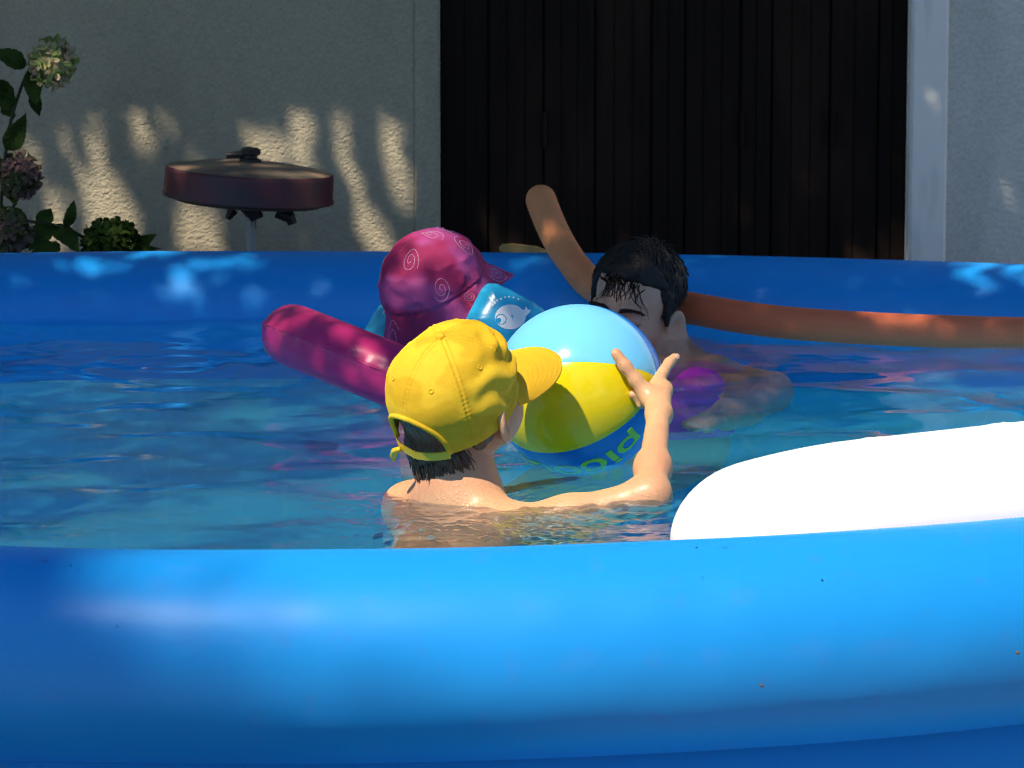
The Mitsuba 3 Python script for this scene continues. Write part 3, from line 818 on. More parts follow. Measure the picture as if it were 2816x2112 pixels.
def cap_point(A, Q, off=0.0):
    """A: azimuth from the front, Q: 0 at the rim to 1 at the button."""
    zr = -0.012 - 0.012 * np.cos(A) * 0 - 0.020 * (1 - np.cos(A)) / 2
    lo_ang = np.arcsin(np.clip((zr - 0.012) / CR[2], -1, 1))
    th_ = lo_ang + (np.pi / 2 - lo_ang) * Q
    c, s = np.maximum(np.cos(th_), 0), np.sin(th_)
    bulge = 1 + 0.06 * np.exp(-((th_ - 0.75) / 0.45) ** 2) * (0.35 + 0.65 * np.clip(np.cos(A), 0, 1))
    e = 1 - 0.035 * np.exp(-((th_ + 0.05) / 0.25) ** 2)
    x, y, z = CR[0] * c * np.sin(A) * bulge * e, CR[1] * c * np.cos(A) * bulge * e - 0.010, 0.012 + CR[2] * s * bulge
    p = np.stack([x, y, z], -1)
    nn = nrm(np.stack([x / CR[0] ** 2, (y + 0.010) / CR[1] ** 2, (z - 0.012) / CR[2] ** 2], -1))
    sd = np.abs((A * 3 / np.pi + 0.0 + 0.5) % 1 - 0.5) * np.pi / 3 * np.maximum(c, 0.05) * 0.09     # metres to the nearest seam
    seam = 0.0011 * np.exp(-((np.abs(sd) - 0.0032) / 0.0016) ** 2) - 0.0009 * np.exp(-(sd / 0.0009) ** 2)
    pucker = 0.00035 * np.sin(Q * 190) * np.exp(-(sd / 0.006) ** 2)
    right = np.exp(-((A - 1.05) / 0.75) ** 2) * np.exp(-((Q - 0.28) / 0.30) ** 2)
    rimf = np.clip((Q - 0.02) / 0.12, 0, 1)
    fold = 0.0052 * rimf * right * np.sin(24 * Q - 5.5 * A + 1.1 * np.sin(5 * A + 9 * Q)) + 0.006 * np.exp(-((A - 0.75) / 0.35) ** 2) * np.exp(-((Q - 0.55) / 0.12) ** 2) * np.sin(30 * Q + 4 * A)
    soft_ = 0.007 * (meshkit.fbm(p * 16, 2, 2) - 0.5) + 0.0008 * (meshkit.fbm(p * 80, 2, 3) - 0.5)
    band = 0.0008 * np.exp(-((Q - 0.015) / 0.02) ** 2) - 0.0008 * np.exp(-((Q - 0.10) / 0.008) ** 2)
    return p + nn * (seam + pucker + fold + soft_ + band + off)[..., None], nn


def arch(A, Q):
    """True where cloth is: the opening at the back is an arch above the strap."""
    w = (np.abs(((A + np.pi) % (2 * np.pi)) - np.pi))
    w = np.pi - w
    return (w / 0.66) ** 2 + (Q / 0.34) ** 2 > 1


cp, cn = cap_point(A, Q)
ci = cp - cn * 0.0016
keep = arch(A, Q)
# pull the rim of the opening onto the arch so that its edge is smooth
wA = np.pi - np.abs(((A + np.pi) % (2 * np.pi)) - np.pi)
ff = grid_faces(NA, NT, wrap_n=True)
fk = quads(ff[keep.reshape(-1)[ff].all(1)])
V0 = cp.reshape(-1, 3)
v2, f2 = clip_mesh(np.vstack([V0, ci.reshape(-1, 3)]), np.vstack([fk[:, ::-1], fk + len(V0)]), np.ones(2 * len(V0), bool))
put('person__cap__crown', (HC + v2 @ HR, f2), 'mat_cap')
tag('person__cap', label='bright yellow cotton baseball cap with its peak to the right')
# binding along the opening and the rim
w = np.linspace(-0.66, 0.66, 60)
qq = 0.34 * np.sqrt(np.maximum(1 - (w / 0.66) ** 2, 0))
bp, bn = cap_point(np.pi + w, qq + 0.012)
put('person__cap__binding', cat(*[(lambda m_: (HC + m_[0] @ HR, m_[1]))(tube(bp + bn * o, 0.0042, 8)) for o in (0.0,)]), 'mat_cap')
ww = np.linspace(-0.66, 0.66, 50)
sp, sn = cap_point(np.pi + ww, 0 * ww + 0.012)
sp = sp + sn * 0.003
strap = np.concatenate([sp[:, None] + np.array([0, 0, 1.0]) * o for o in (-0.0065, 0.0065)], 1)
st2 = strap - sn[:, None] * 0.0015
put('person__cap__strap', (HC + np.vstack([strap.reshape(-1, 3), st2.reshape(-1, 3)]) @ HR, np.vstack([quads(grid_faces(50, 2)), quads(grid_faces(50, 2))[:, ::-1] + 100])), 'mat_strap')
ends = tube([sp[38] + sn[38] * 0.004, sp[42] + sn[42] * 0.009 - V(0, 0, .006), sp[44] + sn[44] * 0.012 - V(0, 0, 0.018), sp[44] + sn[44] * 0.012 - V(0, 0, 0.026)], [0.004, 0.0055, 0.005, 0.002], 8)
put('person__cap__strap_end', (HC + ends[0] @ HR, ends[1]), 'mat_strap')
tp, tn = cap_point(np.array([0.0]), np.array([1.0]))
bt = lathe([(0.0001, 0.0055), (0.004, 0.0052), (0.0066, 0.0038), (0.0074, 0.0012), (0.0070, -0.002)], 24)
put('person__cap__button', (HC + (bt[0] + tp[0]) @ HR, bt[1]), 'mat_brim')
for i, a in enumerate((math.pi / 6 + math.pi / 3 * j for j in range(6))):
    p_, n_ = cap_point(np.array([a]), np.array([0.56]))
    x_ = nrm(np.cross(n_[0], V(0, 0, 1)))
    y_ = np.cross(n_[0], x_)
    a_ = np.linspace(0, 2 * np.pi, 25)
    e = tube(p_[0] + n_[0] * 0.0004 + 0.0031 * (np.cos(a_)[:, None] * x_ + np.sin(a_)[:, None] * y_), 0.0013, 6)
    put('person__cap__eyelet' + ('' if not i else f'_{i:03d}'), (HC + e[0] @ HR, e[1]), 'mat_cap')
ss, tt2 = np.meshgrid(np.linspace(-1, 1, 90), np.linspace(0, 1, 50), indexing='ij')
base, _ = cap_point(ss * 1.05, 0.02 + 0 * ss)
reach = 0.104 * np.sqrt(np.maximum(1 - np.abs(ss) ** 2.6, 0))
bx = base[..., 0] * (1 + 0.05 * tt2)
by = base[..., 1] + reach * tt2 + 0.001
bz = base[..., 2] + 0.004 - 1.6 * (bx ** 2) * tt2 - 0.043 * tt2 ** 1.15 * reach / 0.104
bz = bz + 0.0002 * np.cos(2 * np.pi * tt2 * 9)
btop = np.stack([bx, by, bz], -1).reshape(-1, 3)
bbot = btop - V(0, 0, 0.0028)
gf = quads(grid_faces(90, 50))
k_ = np.r_[np.arange(90) * 50 + 49]
edge_ = np.array([[k_[i], k_[i + 1], k_[i + 1] + 4500, k_[i] + 4500] for i in range(89)])
put('person__cap__peak', (HC + np.vstack([btop, bbot]) @ HR, np.vstack([gf, gf[:, ::-1] + 4500, quads(edge_)[:, ::-1]])), 'mat_brim', smooth=40, label='stiff curved yellow peak with rows of stitching')
# finger nails
for i, (c, up_) in enumerate(((F1, V(0.75, -0.55, 0.35)), (TH, V(-0.1, 0.4, 0.8)))):
    ax_ = nrm(c[3] - c[2])
    u_ = nrm(up_ - ax_ * (up_ @ ax_))
    s_ = np.cross(ax_, u_)
    m = trimesh.creation.icosphere(2, 1.0)
    put('person__nail' + ('' if not i else f'_{i:03d}'), (np.array(m.vertices) * V(0.0058, 0.0045, 0.0016) @ np.array([ax_, s_, u_]) + c[3] + u_ * 0.0062 - ax_ * 0.0005, np.array(m.faces)), 'mat_nail')

# ------------------------------------------------------------------ beach ball
BC, BR = at(579, 390, 6.05), 0.1309
BA = nrm(V(0.90, -0.39, 0.20))
E1 = nrm(np.cross(BA, V(0, 0, 1)))
E1 = nrm(V(0, -1, 0) - BA * (V(0, -1, 0) @ BA))
E2 = np.cross(BA, E1)


def ball_az(px, py):
    """Longitude about the ball's axis of the point of the ball seen at a pixel."""
    d = nrm(at(px, py, 6.05) - CAM)
    b = (BC - CAM) @ d
    q = CAM + d * (b - math.sqrt(max(BR ** 2 - ((BC - CAM) @ (BC - CAM) - b * b), 1e-9))) - BC
    return math.atan2(q @ E2, q @ E1)


a_up, a_lo = ball_az(590, 362), ball_az(556, 453)
step = a_up - a_lo
tag('beach_ball', 'beach ball with sky blue, yellow and dark blue panels floating in front of the boy', 'ball')
bounds = [a_lo, a_up, a_up + abs(step) * 1.16 if step > 0 else a_up - abs(step) * 1.16]
sg_ = 1 if step > 0 else -1
rest = (2 * np.pi - abs(bounds[2] - bounds[0])) / 4
bounds += [bounds[2] + sg_ * rest * (i + 1) for i in range(4)]
mats = ['mat_ball_yellow', 'mat_ball_sky', 'mat_ball_blue', 'mat_ball_white', 'mat_ball_yellow', 'mat_ball_blue']
for i in range(6):
    u = np.linspace(bounds[i], bounds[i + 1], 40)
    s = np.linspace(-1, 1, 90)
    U, S_ = np.meshgrid(u, np.sin(s * np.pi / 2), indexing='ij')
    cc = np.sqrt(np.maximum(1 - S_ ** 2, 0))
    edge_d = np.minimum(np.abs(U - bounds[i]), np.abs(U - bounds[i + 1])) * cc * BR
    rr = BR * (1 - 0.0035 * np.exp(-(edge_d / 0.004) ** 2)) + 0.0012 * np.exp(-((np.abs(S_) - 1) / 0.002) ** 2)
    v = BC + rr[..., None] * (S_[..., None] * BA + cc[..., None] * (np.cos(U)[..., None] * E1 + np.sin(U)[..., None] * E2))
    f = quads(grid_faces(40, 90))
    put('beach_ball__panel' + ('' if not i else f'_{i:03d}'), (v.reshape(-1, 3), f if sg_ < 0 else f[:, ::-1]), mats[i], label={0: 'yellow panel facing the boy', 1: 'sky blue panel on top', 5: 'dark blue panel with green letters at the water'}.get(i))
# green lettering, upside down along the dark blue panel
tm = meshkit.text_mesh('picool', 0.034, 0.001, bold=True)
for _ in range(2):
    tm = tm.subdivide()
tv = np.array(tm.vertices)
tv[:, 0] -= tv[:, 0].mean() * 0
Lt = tv[:, 0].max()


def on_ball(u_ang, s_len, h=0.0006):
    """Along a parallel of the ball: u_ang longitude, s_len distance along the axis direction in radians."""
    s_ = np.sin(s_len)
    c_ = np.cos(s_len)
    return BC + (BR + h)[:, None] * (s_[:, None] * BA + c_[:, None] * (np.cos(u_ang)[:, None] * E1 + np.sin(u_ang)[:, None] * E2))


mid_u = a_lo - sg_ * 0.26
sx = 0.90 - 1.70 * tv[:, 0] / Lt
put('beach_ball__lettering', (on_ball(mid_u - sg_ * (tv[:, 1] / BR) * 1.35, sx, 0.0005 + tv[:, 2] * 0.5), np.array(tm.faces)), 'mat_green_print', smooth=False, label='green letters printed upside down on the ball')
vm = lathe([(0.0, 0.004), (0.004, 0.0035), (0.0045, 0.001), (0.009, 0.0005), (0.0095, -0.001)], 20)
fx = np.array([nrm(np.cross(V(0, 0, 1), BA)), np.cross(BA, nrm(np.cross(V(0, 0, 1), BA))), BA])
put('beach_ball__valve', (BC + BA * BR + vm[0] @ fx, vm[1]), 'mat_ball_white', smooth=50)

# ------------------------------------------------------------------ girl in the pink sun hat, with blue armbands and a pink swim ring
GC = at(438, 286, 6.95)
GR = frame(56, 20, 6)


def gw(*q):
    return GC + np.asarray(q, float) @ GR


tag('person_001', 'child in a pink sun hat and blue armbands, turned away, behind the boy', 'person')
g_sl, g_sr = V(-0.205, 6.98, 0.605), V(-0.035, 6.90, 0.600)
g_er, g_el = V(0.075, 6.86, 0.625), V(-0.285, 7.02, 0.62)


def girl_sdf(P):
    L = (P - GC) @ GR.T
    d = smin(0.03, ell(L, (0, -0.012, 0.02), (0.068, 0.084, 0.076)), ell(L, (0, 0.030, -0.035), (0.054, 0.054, 0.062)), ell(L, (0.032, 0.042, -0.044), 0.03), ell(L, (-0.032, 0.042, -0.044), 0.03), ell(L, (0, 0.064, -0.085), (0.02, 0.018, 0.016)))
    d = smin(0.012, d, rc(L, (0, 0.08, -0.006), (0, 0.094, -0.03), 0.006, 0.009), ell(L, (0, 0.08, -0.058), (0.017, 0.009, 0.008)))
    for s in (-1, 1):
        d = smin(0.006, d, ear(L, s, (s * 0.070, -0.002, -0.016), 0.027, 0.016))
        d = smax(0.014, d, -ell(L, (s * 0.028, 0.090, 0.0), (0.014, 0.010, 0.009)))
    nb = V(-0.118, 6.945, 0.62)
    d = smin(0.025, d, rc(P, gw(0, -0.028, -0.045), nb, 0.036, 0.04))
    d = smin(0.04, d, smin(0.04, rc(P, nb, g_sl, 0.036, 0.03), rc(P, nb, g_sr, 0.036, 0.03), rc(P, V(-0.118, 6.945, 0.52), V(-0.118, 6.945, 0.30), 0.082, 0.07)))
    d = smin(0.02, d, rc(P, g_sr, g_er, 0.028, 0.023), rc(P, g_er, V(0.12, 6.98, 0.60), 0.023, 0.016), rc(P, g_sl, g_el, 0.028, 0.023), rc(P, g_el, V(-0.25, 7.13, 0.58), 0.023, 0.016))
    for s in (-1, 1):
        a = V(-0.118 + 0.045 * s, 6.945, 0.28)
        d = smin(0.03, d, rc(P, a, a + V(0.02 * s, 0.1, -0.12), 0.05, 0.036), rc(P, a + V(0.02 * s, 0.1, -0.12), a + V(0.02 * s, 0.06, -0.24), 0.031, 0.019))
        for w_, dr0 in ((V(0.12, 6.98, 0.60), V(0.5, 0.7, -0.1)), (V(-0.25, 7.13, 0.58), V(0.3, 0.8, -0.2))):
            if s < 0:
                dr0 = nrm(dr0)
                sd_ = nrm(np.cross(dr0, V(0, 0, 1)))
                d = smin(0.012, d, rc(P, w_, w_ + dr0 * 0.03, 0.017, 0.02))
                for j in (-1.5, -0.5, 0.5, 1.5):
                    d = smin(0.005, d, rc(P, w_ + dr0 * 0.035 + sd_ * 0.011 * j, w_ + dr0 * (0.075 - 0.004 * abs(j)) + sd_ * 0.013 * j - V(0, 0, 0.012), 0.0078, 0.0062))
                d = smin(0.008, d, rc(P, w_ + dr0 * 0.015, w_ + dr0 * 0.045 - sd_ * 0.034, 0.010, 0.007))
    return d


put('person_001__body', surface_nets(girl_sdf, (-0.36, 6.75, 0.0), (0.22, 7.26, 0.86), 0.0036), 'mat_skin_kid')
r = np.random.default_rng(9)
ang = r.uniform(1.7, 2.45, 150) * np.where(r.uniform(size=150) < 0.5, -1, 1)
root = np.stack([0.070 * np.sin(ang), -0.012 - 0.084 * np.cos(ang), -0.006 + 0 * ang], 1)
drt = np.stack([0.15 * np.sin(ang), -0.15 * np.cos(ang), -np.ones(150)], 1)
put('person_001__hair', cat(surface_nets(lambda P: smax(0.01, ell((P - GC) @ GR.T, (0, -0.012, 0.010), (0.070, 0.080, 0.078)), ((P - GC) @ GR.T)[:, 1] * 0.6 - ((P - GC) @ GR.T)[:, 2] - 0.035), GC - 0.12, GC + 0.12, 0.004),
    locks(GC + root @ GR, drt @ GR, 0.085, 0.004, 6, wob=0.35)), 'mat_hair', label='dark hair hanging under the hat')

# the hat: crown, band seam, brim over the face, flap down the neck
NA, NT = 240, 120


def hat_point(A, Q, off=0.0):
    """Q: 0 at the lowest edge of brim and flap, 0.32 at the seam, 1 at the top."""
    front = np.clip(np.cos(A), 0, 1)
    backw = np.clip(-np.cos(A), 0, 1)
    up = np.clip((Q - 0.32) / 0.68, 0, 1)
    dn = np.clip((0.32 - Q) / 0.32, 0, 1)
    lo_ang = -0.10 + 0.10 * np.cos(A)
    th_ = lo_ang + (np.pi / 2 - lo_ang) * up
    cx, cy, cz = 0.0805, 0.0975, 0.0915
    x, y, z = cx * np.cos(th_) * np.sin(A), cy * np.cos(th_) * np.cos(A) - 0.008, 0.014 + cz * np.sin(th_)
    wide = np.clip((0.05 - np.cos(A)) / 0.4, 0, 1) ** 2 * (3 - 2 * np.clip((0.05 - np.cos(A)) / 0.4, 0, 1))
    fl_ = 0.036 * front ** 0.5 + 0.030 * backw ** 0.7
    dropz = 0.034 * front ** 0.5 * (1 - wide) + 0.086 * wide + 0.012
    e = dn ** (1 + 0.8 * backw)
    x = x + np.sin(A) * (0.022 + 0.5 * fl_ * 0) * e * (1 - 0.6 * backw)
    y = y + np.cos(A) * fl_ * e
    z = z - dropz * dn * (1 - 0.25 * backw * (1 - dn))
    p = np.stack([x, y, z], -1)
    nn = nrm(np.stack([x / cx ** 2, (y + 0.008) / cy ** 2, np.maximum(z - 0.014, -0.02) / cz ** 2], -1))
    ridge = 1 - 2 * np.abs(meshkit.fbm(p * V(25, 25, 18) + 1.0 * meshkit.fbm(p * 12, 2, 3)[..., None], 2, 7) - 0.5)
    crease = 0.012 * (ridge - 0.75) * (0.4 + 0.6 * np.exp(-((up - 0.25) / 0.3) ** 2))
    gather = 0.0009 * np.sin(A * 34 + 3 * np.sin(A * 5)) * np.exp(-((Q - 0.32) / 0.10) ** 2)
    seam = 0.0014 * np.exp(-((Q - 0.335) / 0.012) ** 2) - 0.0012 * np.exp(-((Q - 0.30) / 0.008) ** 2)
    top = 0.0014 * np.exp(-(np.sin(A) * np.cos(th_) / 0.03) ** 2) * (up > 0)
    wavy = 0.012 * dn * np.sin(A * 4 + 1.0) + 0.006 * dn * np.sin(A * 9)
    return p + nn * (crease + gather + seam + top + wavy + off)[..., None], nn


A, Q = np.meshgrid(np.arange(NA) * 2 * np.pi / NA, np.linspace(0, 1, NT), indexing='ij')
hp, hn = hat_point(A, Q)
ff = quads(grid_faces(NA, NT, wrap_n=True))
hi_ = hp - hn * 0.0016
put('person_001__sun_hat', (GC + np.vstack([hp.reshape(-1, 3), hi_.reshape(-1, 3)]) @ GR, np.vstack([ff[:, ::-1], ff + NA * NT])), 'mat_hat', label='wet pink cloth sun hat printed with pale spirals')
# pale spirals printed on the cloth
spots = [(0.85, 0.60, 0.016, 0.4), (2.5, 0.72, 0.015, 2.0), (1.9, 0.44, 0.014, 4.0), (0.1, 0.74, 0.016, 1.0), (1.2, 0.90, 0.016, 3.0), (0.45, 0.14, 0.017, 5.0), (-1.2, 0.6, 0.018, 1.5), (-2.3, 0.55, 0.018, 2.5), (3.1, 0.15, 0.017, 0.7), (1.45, 0.20, 0.012, 0.2)]
for i, (a0, q0, rad, ph0) in enumerate(spots):
    u = np.linspace(0.12, 1, 70)
    ang = ph0 + u * 4.6 * np.pi
    dA, dQ = rad * u * np.cos(ang) / 0.082, rad * u * np.sin(ang) / 0.135
    c_, n_ = hat_point(a0 + dA / np.maximum(np.cos(np.clip((q0 - 0.32) / 0.68, 0, 1) * 1.4), 0.3), q0 + dQ)
    t_ = tube(c_ + n_ * 0.0002, 0.0006, 5)
    put('person_001__sun_hat__spiral' + ('' if not i else f'_{i:03d}'), (GC + t_[0] @ GR, t_[1]), 'mat_hat_print')
tie = tube(spline([gw(0.066, 0.03, -0.03), gw(0.064, 0.035, -0.06), gw(0.055, 0.04, -0.09)], 12), 0.002, 6)
put('person_001__tie', tie, 'mat_hat', label='pink chin string of the hat')


# armbands: two flattened, pillow-like air chambers about the upper arm
def pillow(c, R_, hw_, n=56, p=5.0):
    u, w = np.meshgrid(np.linspace(-np.pi, np.pi, n * 2, endpoint=False), np.linspace(-np.pi / 2, np.pi / 2, n), indexing='ij')
    sgp = lambda x, e: np.sign(x) * np.abs(x) ** e
    x = sgp(np.cos(w), 2 / 2.2) * sgp(np.cos(u), 2 / p)
    y = sgp(np.cos(w), 2 / 2.2) * sgp(np.sin(u), 2 / p)
    z = sgp(np.sin(w), 1.0)
    q = np.stack([x, y, z], -1)
    seamr = 1 + 0.035 * np.exp(-(w / 0.05) ** 2)
    q[..., :2] *= seamr[..., None]
    q = q * hw_
    wr = 0.0025 * np.sin(8 * np.arctan2(y, x) * 3) * np.exp(-(w / 0.5) ** 2)
    q[..., 2] += wr
    return c + q.reshape(-1, 3) @ R_, quads(grid_faces(n * 2, n, wrap_n=True))


A0 = at(505, 321, 6.84)
xr = nrm(V(0.86, -0.05, -0.44))
zr = nrm(np.cross(xr, nrm(np.cross(V(0.05, -0.90, 0.42), xr))) * -1)
zr = nrm(V(0.10, -0.92, 0.36) - xr * (V(0.10, -0.92, 0.36) @ xr))
yr = np.cross(zr, xr)
AR = np.array([xr, yr, zr])
hwA = V(0.060, 0.052, 0.030)
put('person_001__armband', pillow(A0, AR, hwA), 'mat_armband', label='blue inflated armband with a white whale')


def on_pillow(x, y, h):
    k = np.clip(1 - np.abs(x / hwA[0]) ** 3 - np.abs(y / hwA[1]) ** 3, 0.05, 1) ** 0.55
    return A0 + np.stack([x, y, hwA[2] * k + h], -1) @ AR


def decal(poly, off, sc, host, bsdf, key, rot=0.0, h=0.0012):
    m = trimesh.creation.extrude_polygon(poly, 0.05, engine='earcut')
    for _ in range(3):
        m = m.subdivide()
    v = np.array(m.vertices)
    c, s = math.cos(rot), math.sin(rot)
    x, y = off[0] + sc * (v[:, 0] * c - v[:, 1] * s), off[1] + sc * (v[:, 0] * s + v[:, 1] * c)
    put(key, (host(x, y, h * (v[:, 2] > 0.02) - 0.0005), np.array(m.faces)), bsdf, smooth=False)


a_ = np.linspace(0, 2 * np.pi, 40)
whale = sg.Polygon(np.c_[np.cos(a_) * 1.0, np.sin(a_) * 0.82 - 0.05]).union(sg.Polygon([(0.5, -0.6), (0.95, -0.12), (1.28, 0.12), (1.42, 0.38), (1.22, 0.32), (1.12, 0.62), (1.0, 0.36), (0.78, 0.30), (0.7, 0.5)]))
eye = sg.Point(-0.62, -0.16).buffer(0.36).difference(sg.Point(-0.62, -0.16).buffer(0.30))
pup = sg.Point(-0.78, -0.22).buffer(0.16)
sm = sg.LineString([(0.02, 0.0), (0.16, 0.03), (0.2, -0.02), (0.13, -0.03), (0.13, -0.2)]).buffer(0.025)
whale = whale.difference(eye).difference(pup).difference(sm)
whale = max(getattr(whale, 'geoms', [whale]), key=lambda g_: g_.area)
for nm, g_ in [('whale_print', whale)] + [('whale_print_001', sg.Point(-0.62, -0.16).buffer(0.29).difference(pup.buffer(0.01)))]:
    decal(g_, (0.004, 0.004), 0.0265, on_pillow, 'mat_white_print', 'person_001__armband__' + nm, rot=0.58)
for i, (x, y, rr) in enumerate([(-0.9, 0.98, .10), (-0.72, 1.12, .07), (-0.45, 1.22, .07), (-0.18, 1.3, .06), (0.1, 1.32, .06), (0.4, 1.25, .06), (0.7, 1.12, .06), (-1.05, 0.82, .08)]):
    decal(sg.Point(x, y).buffer(rr, 6), (0.004, 0.004), 0.0265, on_pillow, 'mat_white_print', 'person_001__armband__splash' + ('' if not i else f'_{i:03d}'), rot=0.58)
B0 = at(389, 326, 7.03)
BRm = np.array([nrm(V(0.45, 0.5, 0.75)), nrm(np.cross(nrm(V(-0.75, -0.55, 0.35)), nrm(V(0.45, 0.5, 0.75)))), nrm(V(-0.75, -0.55, 0.35))])
put('person_001__armband_001', pillow(B0, BRm, V(0.06, 0.05, 0.028), 36), 'mat_armband', label='second blue armband, half hidden behind the hat')
for i, (dx, dy) in enumerate(((0.02, 0.012), (0.035, -0.004), (0.01, -0.012))):
    q = B0 + np.array([dx - 0.01, dy, 0.0245]) @ BRm
    put('person_001__armband_001__splash' + ('' if not i else f'_{i:03d}'), tube([q - BRm[0] * 0.008, q + BRm[0] * 0.008 + BRm[1] * 0.004], [0.003, 0.0015], 6), 'mat_white_print')

# the swim ring lies tilted in the water about her
RCt = at(427, 389, 6.83)
lx = nrm(at(300, 333, 6.80) - at(420, 381, 6.74))
vd = nrm(RCt - CAM)
rn = nrm(np.cross(lx, vd))
rn = rn if rn[2] > 0 else -rn
rn = nrm(rn - 0.0 * vd)
r1 = nrm(np.cross(V(0, 1, 0), rn))
r1 = nrm(lx - rn * (lx @ rn))
r2 = np.cross(rn, r1)
tag('swim_ring', 'deep pink inflated swim ring tilted out of the water left of the boy', 'swim ring')
RM, RTU = 0.248, 0.0530
u, w = np.meshgrid(np.linspace(0, 2 * np.pi, 240, endpoint=False), np.linspace(0, 2 * np.pi, 48, endpoint=False), indexing='ij')


def ring_point(u, w, off=0.0):
    wr = 0.0016 * np.sin(u * 46 + 2 * np.sin(3 * u)) * np.exp(-(np.sin(w / 2) / 0.16) ** 2)
    rr = RTU * (1 + 0.05 * np.exp(-((((w + np.pi) % (2 * np.pi)) - np.pi) / 0.07) ** 2)) + wr + off
    c = RM + rr * np.cos(w)
    return RCt + c[..., None] * (np.cos(u)[..., None] * r1 + np.sin(u)[..., None] * r2) + (rr * np.sin(w))[..., None] * rn


put('swim_ring__tube', (ring_point(u, w).reshape(-1, 3), quads(grid_faces(240, 48, wrap_n=True, wrap_m=True))), 'mat_pink_ring')
us = np.linspace(0, 2 * np.pi, 400)
fin = np.concatenate([ring_point(us, us * 0 + o, 0.0025 * (o == 0) + 0.0012 * np.sin(us * 60) * (o == 0))[:, None] for o in (-0.03, 0.0, 0.03)], 1)
put('swim_ring__seam', (fin.reshape(-1, 3), quads(grid_faces(400, 3))), 'mat_pink_ring', label='welded seam round the outer edge of the ring')
star = sg.Polygon([(-1.3, 0.25), (-0.7, 0.35), (-0.5, 0.8), (-0.1, 0.3), (0.6, 0.5), (1.3, 0.1), (0.9, -0.35), (0.2, -0.5), (-0.5, -0.45), (-0.3, -0.1)])
for i, (uu, wq, sc_k) in enumerate(((5.62, 1.05, 0.026), (0.25, 5.35, 0.016), (4.2, 1.2, 0.026))):
    decal(star, (0, 0), sc_k, lambda x, y, h: ring_point(uu + x / RM, wq + y / RTU, h), 'mat_green_print', 'swim_ring__green_print' + ('' if not i else f'_{i:03d}'))

# ------------------------------------------------------------------ dark haired bather at the far side, eyes closed, chin in the water
TC = at(634, 303.5, 7.43)
TR = frame(180 + 26, -13, -9)


def tw(*q):
    return TC + np.asarray(q, float) @ TR


tag('person_002', 'dark haired bather with closed eyes, mouth under the water behind the ball', 'person')
t_nb = V(0.262, 7.47, 0.555)
t_sl, t_sr = V(0.380, 7.37, 0.528), V(0.14, 7.555, 0.50)


def teen_head(L):
    d = smin(0.035, ell(L, (0, -0.018, 0.027), (0.0745, 0.094, 0.081)), ell(L, (0, 0.038, -0.045), (0.058, 0.058, 0.078)))
    for s in (-1, 1):
        d = smin(0.03, d, ell(L, (s * 0.040, 0.052, -0.032), (0.026, 0.026, 0.024)), rc(L, (s * 0.056, 0.0, -0.070), (s * 0.014, 0.070, -0.112), 0.019, 0.015))
        d = smin(0.016, d, rc(L, (s * 0.016, 0.086, 0.024), (s * 0.047, 0.072, 0.021), 0.008, 0.006))      # brow ridge
    d = smin(0.02, d, ell(L, (0, 0.080, -0.112), (0.022, 0.018, 0.018)))
    for s in (-1, 1):
        d = smax(0.016, d, -ell(L, (s * 0.031, 0.096, 0.003), (0.019, 0.013, 0.011)))
        d = smin(0.004, d, ell(L, (s * 0.032, 0.0735, 0.0015), (0.0155, 0.0125, 0.0115)))                    # closed lids
    d = smin(0.012, d, rc(L, (0, 0.088, 0.012), (0, 0.110, -0.030), 0.0065, 0.0105))
    for s in (-1, 1):
        d = smin(0.008, d, ell(L, (s * 0.012, 0.098, -0.034), (0.008, 0.010, 0.007)))
    d = smin(0.008, d, ell(L, (0, 0.094, -0.064), (0.022, 0.010, 0.006)), ell(L, (0, 0.092, -0.074), (0.019, 0.010, 0.007)))
    d = smax(0.003, d, -ell(L, (0, 0.106, -0.069), (0.022, 0.010, 0.0016)))
    for s in (-1, 1):
        d = smin(0.006, d, ear(L, s, (s * 0.083, -0.006, -0.032), 0.031, 0.019))
    return d


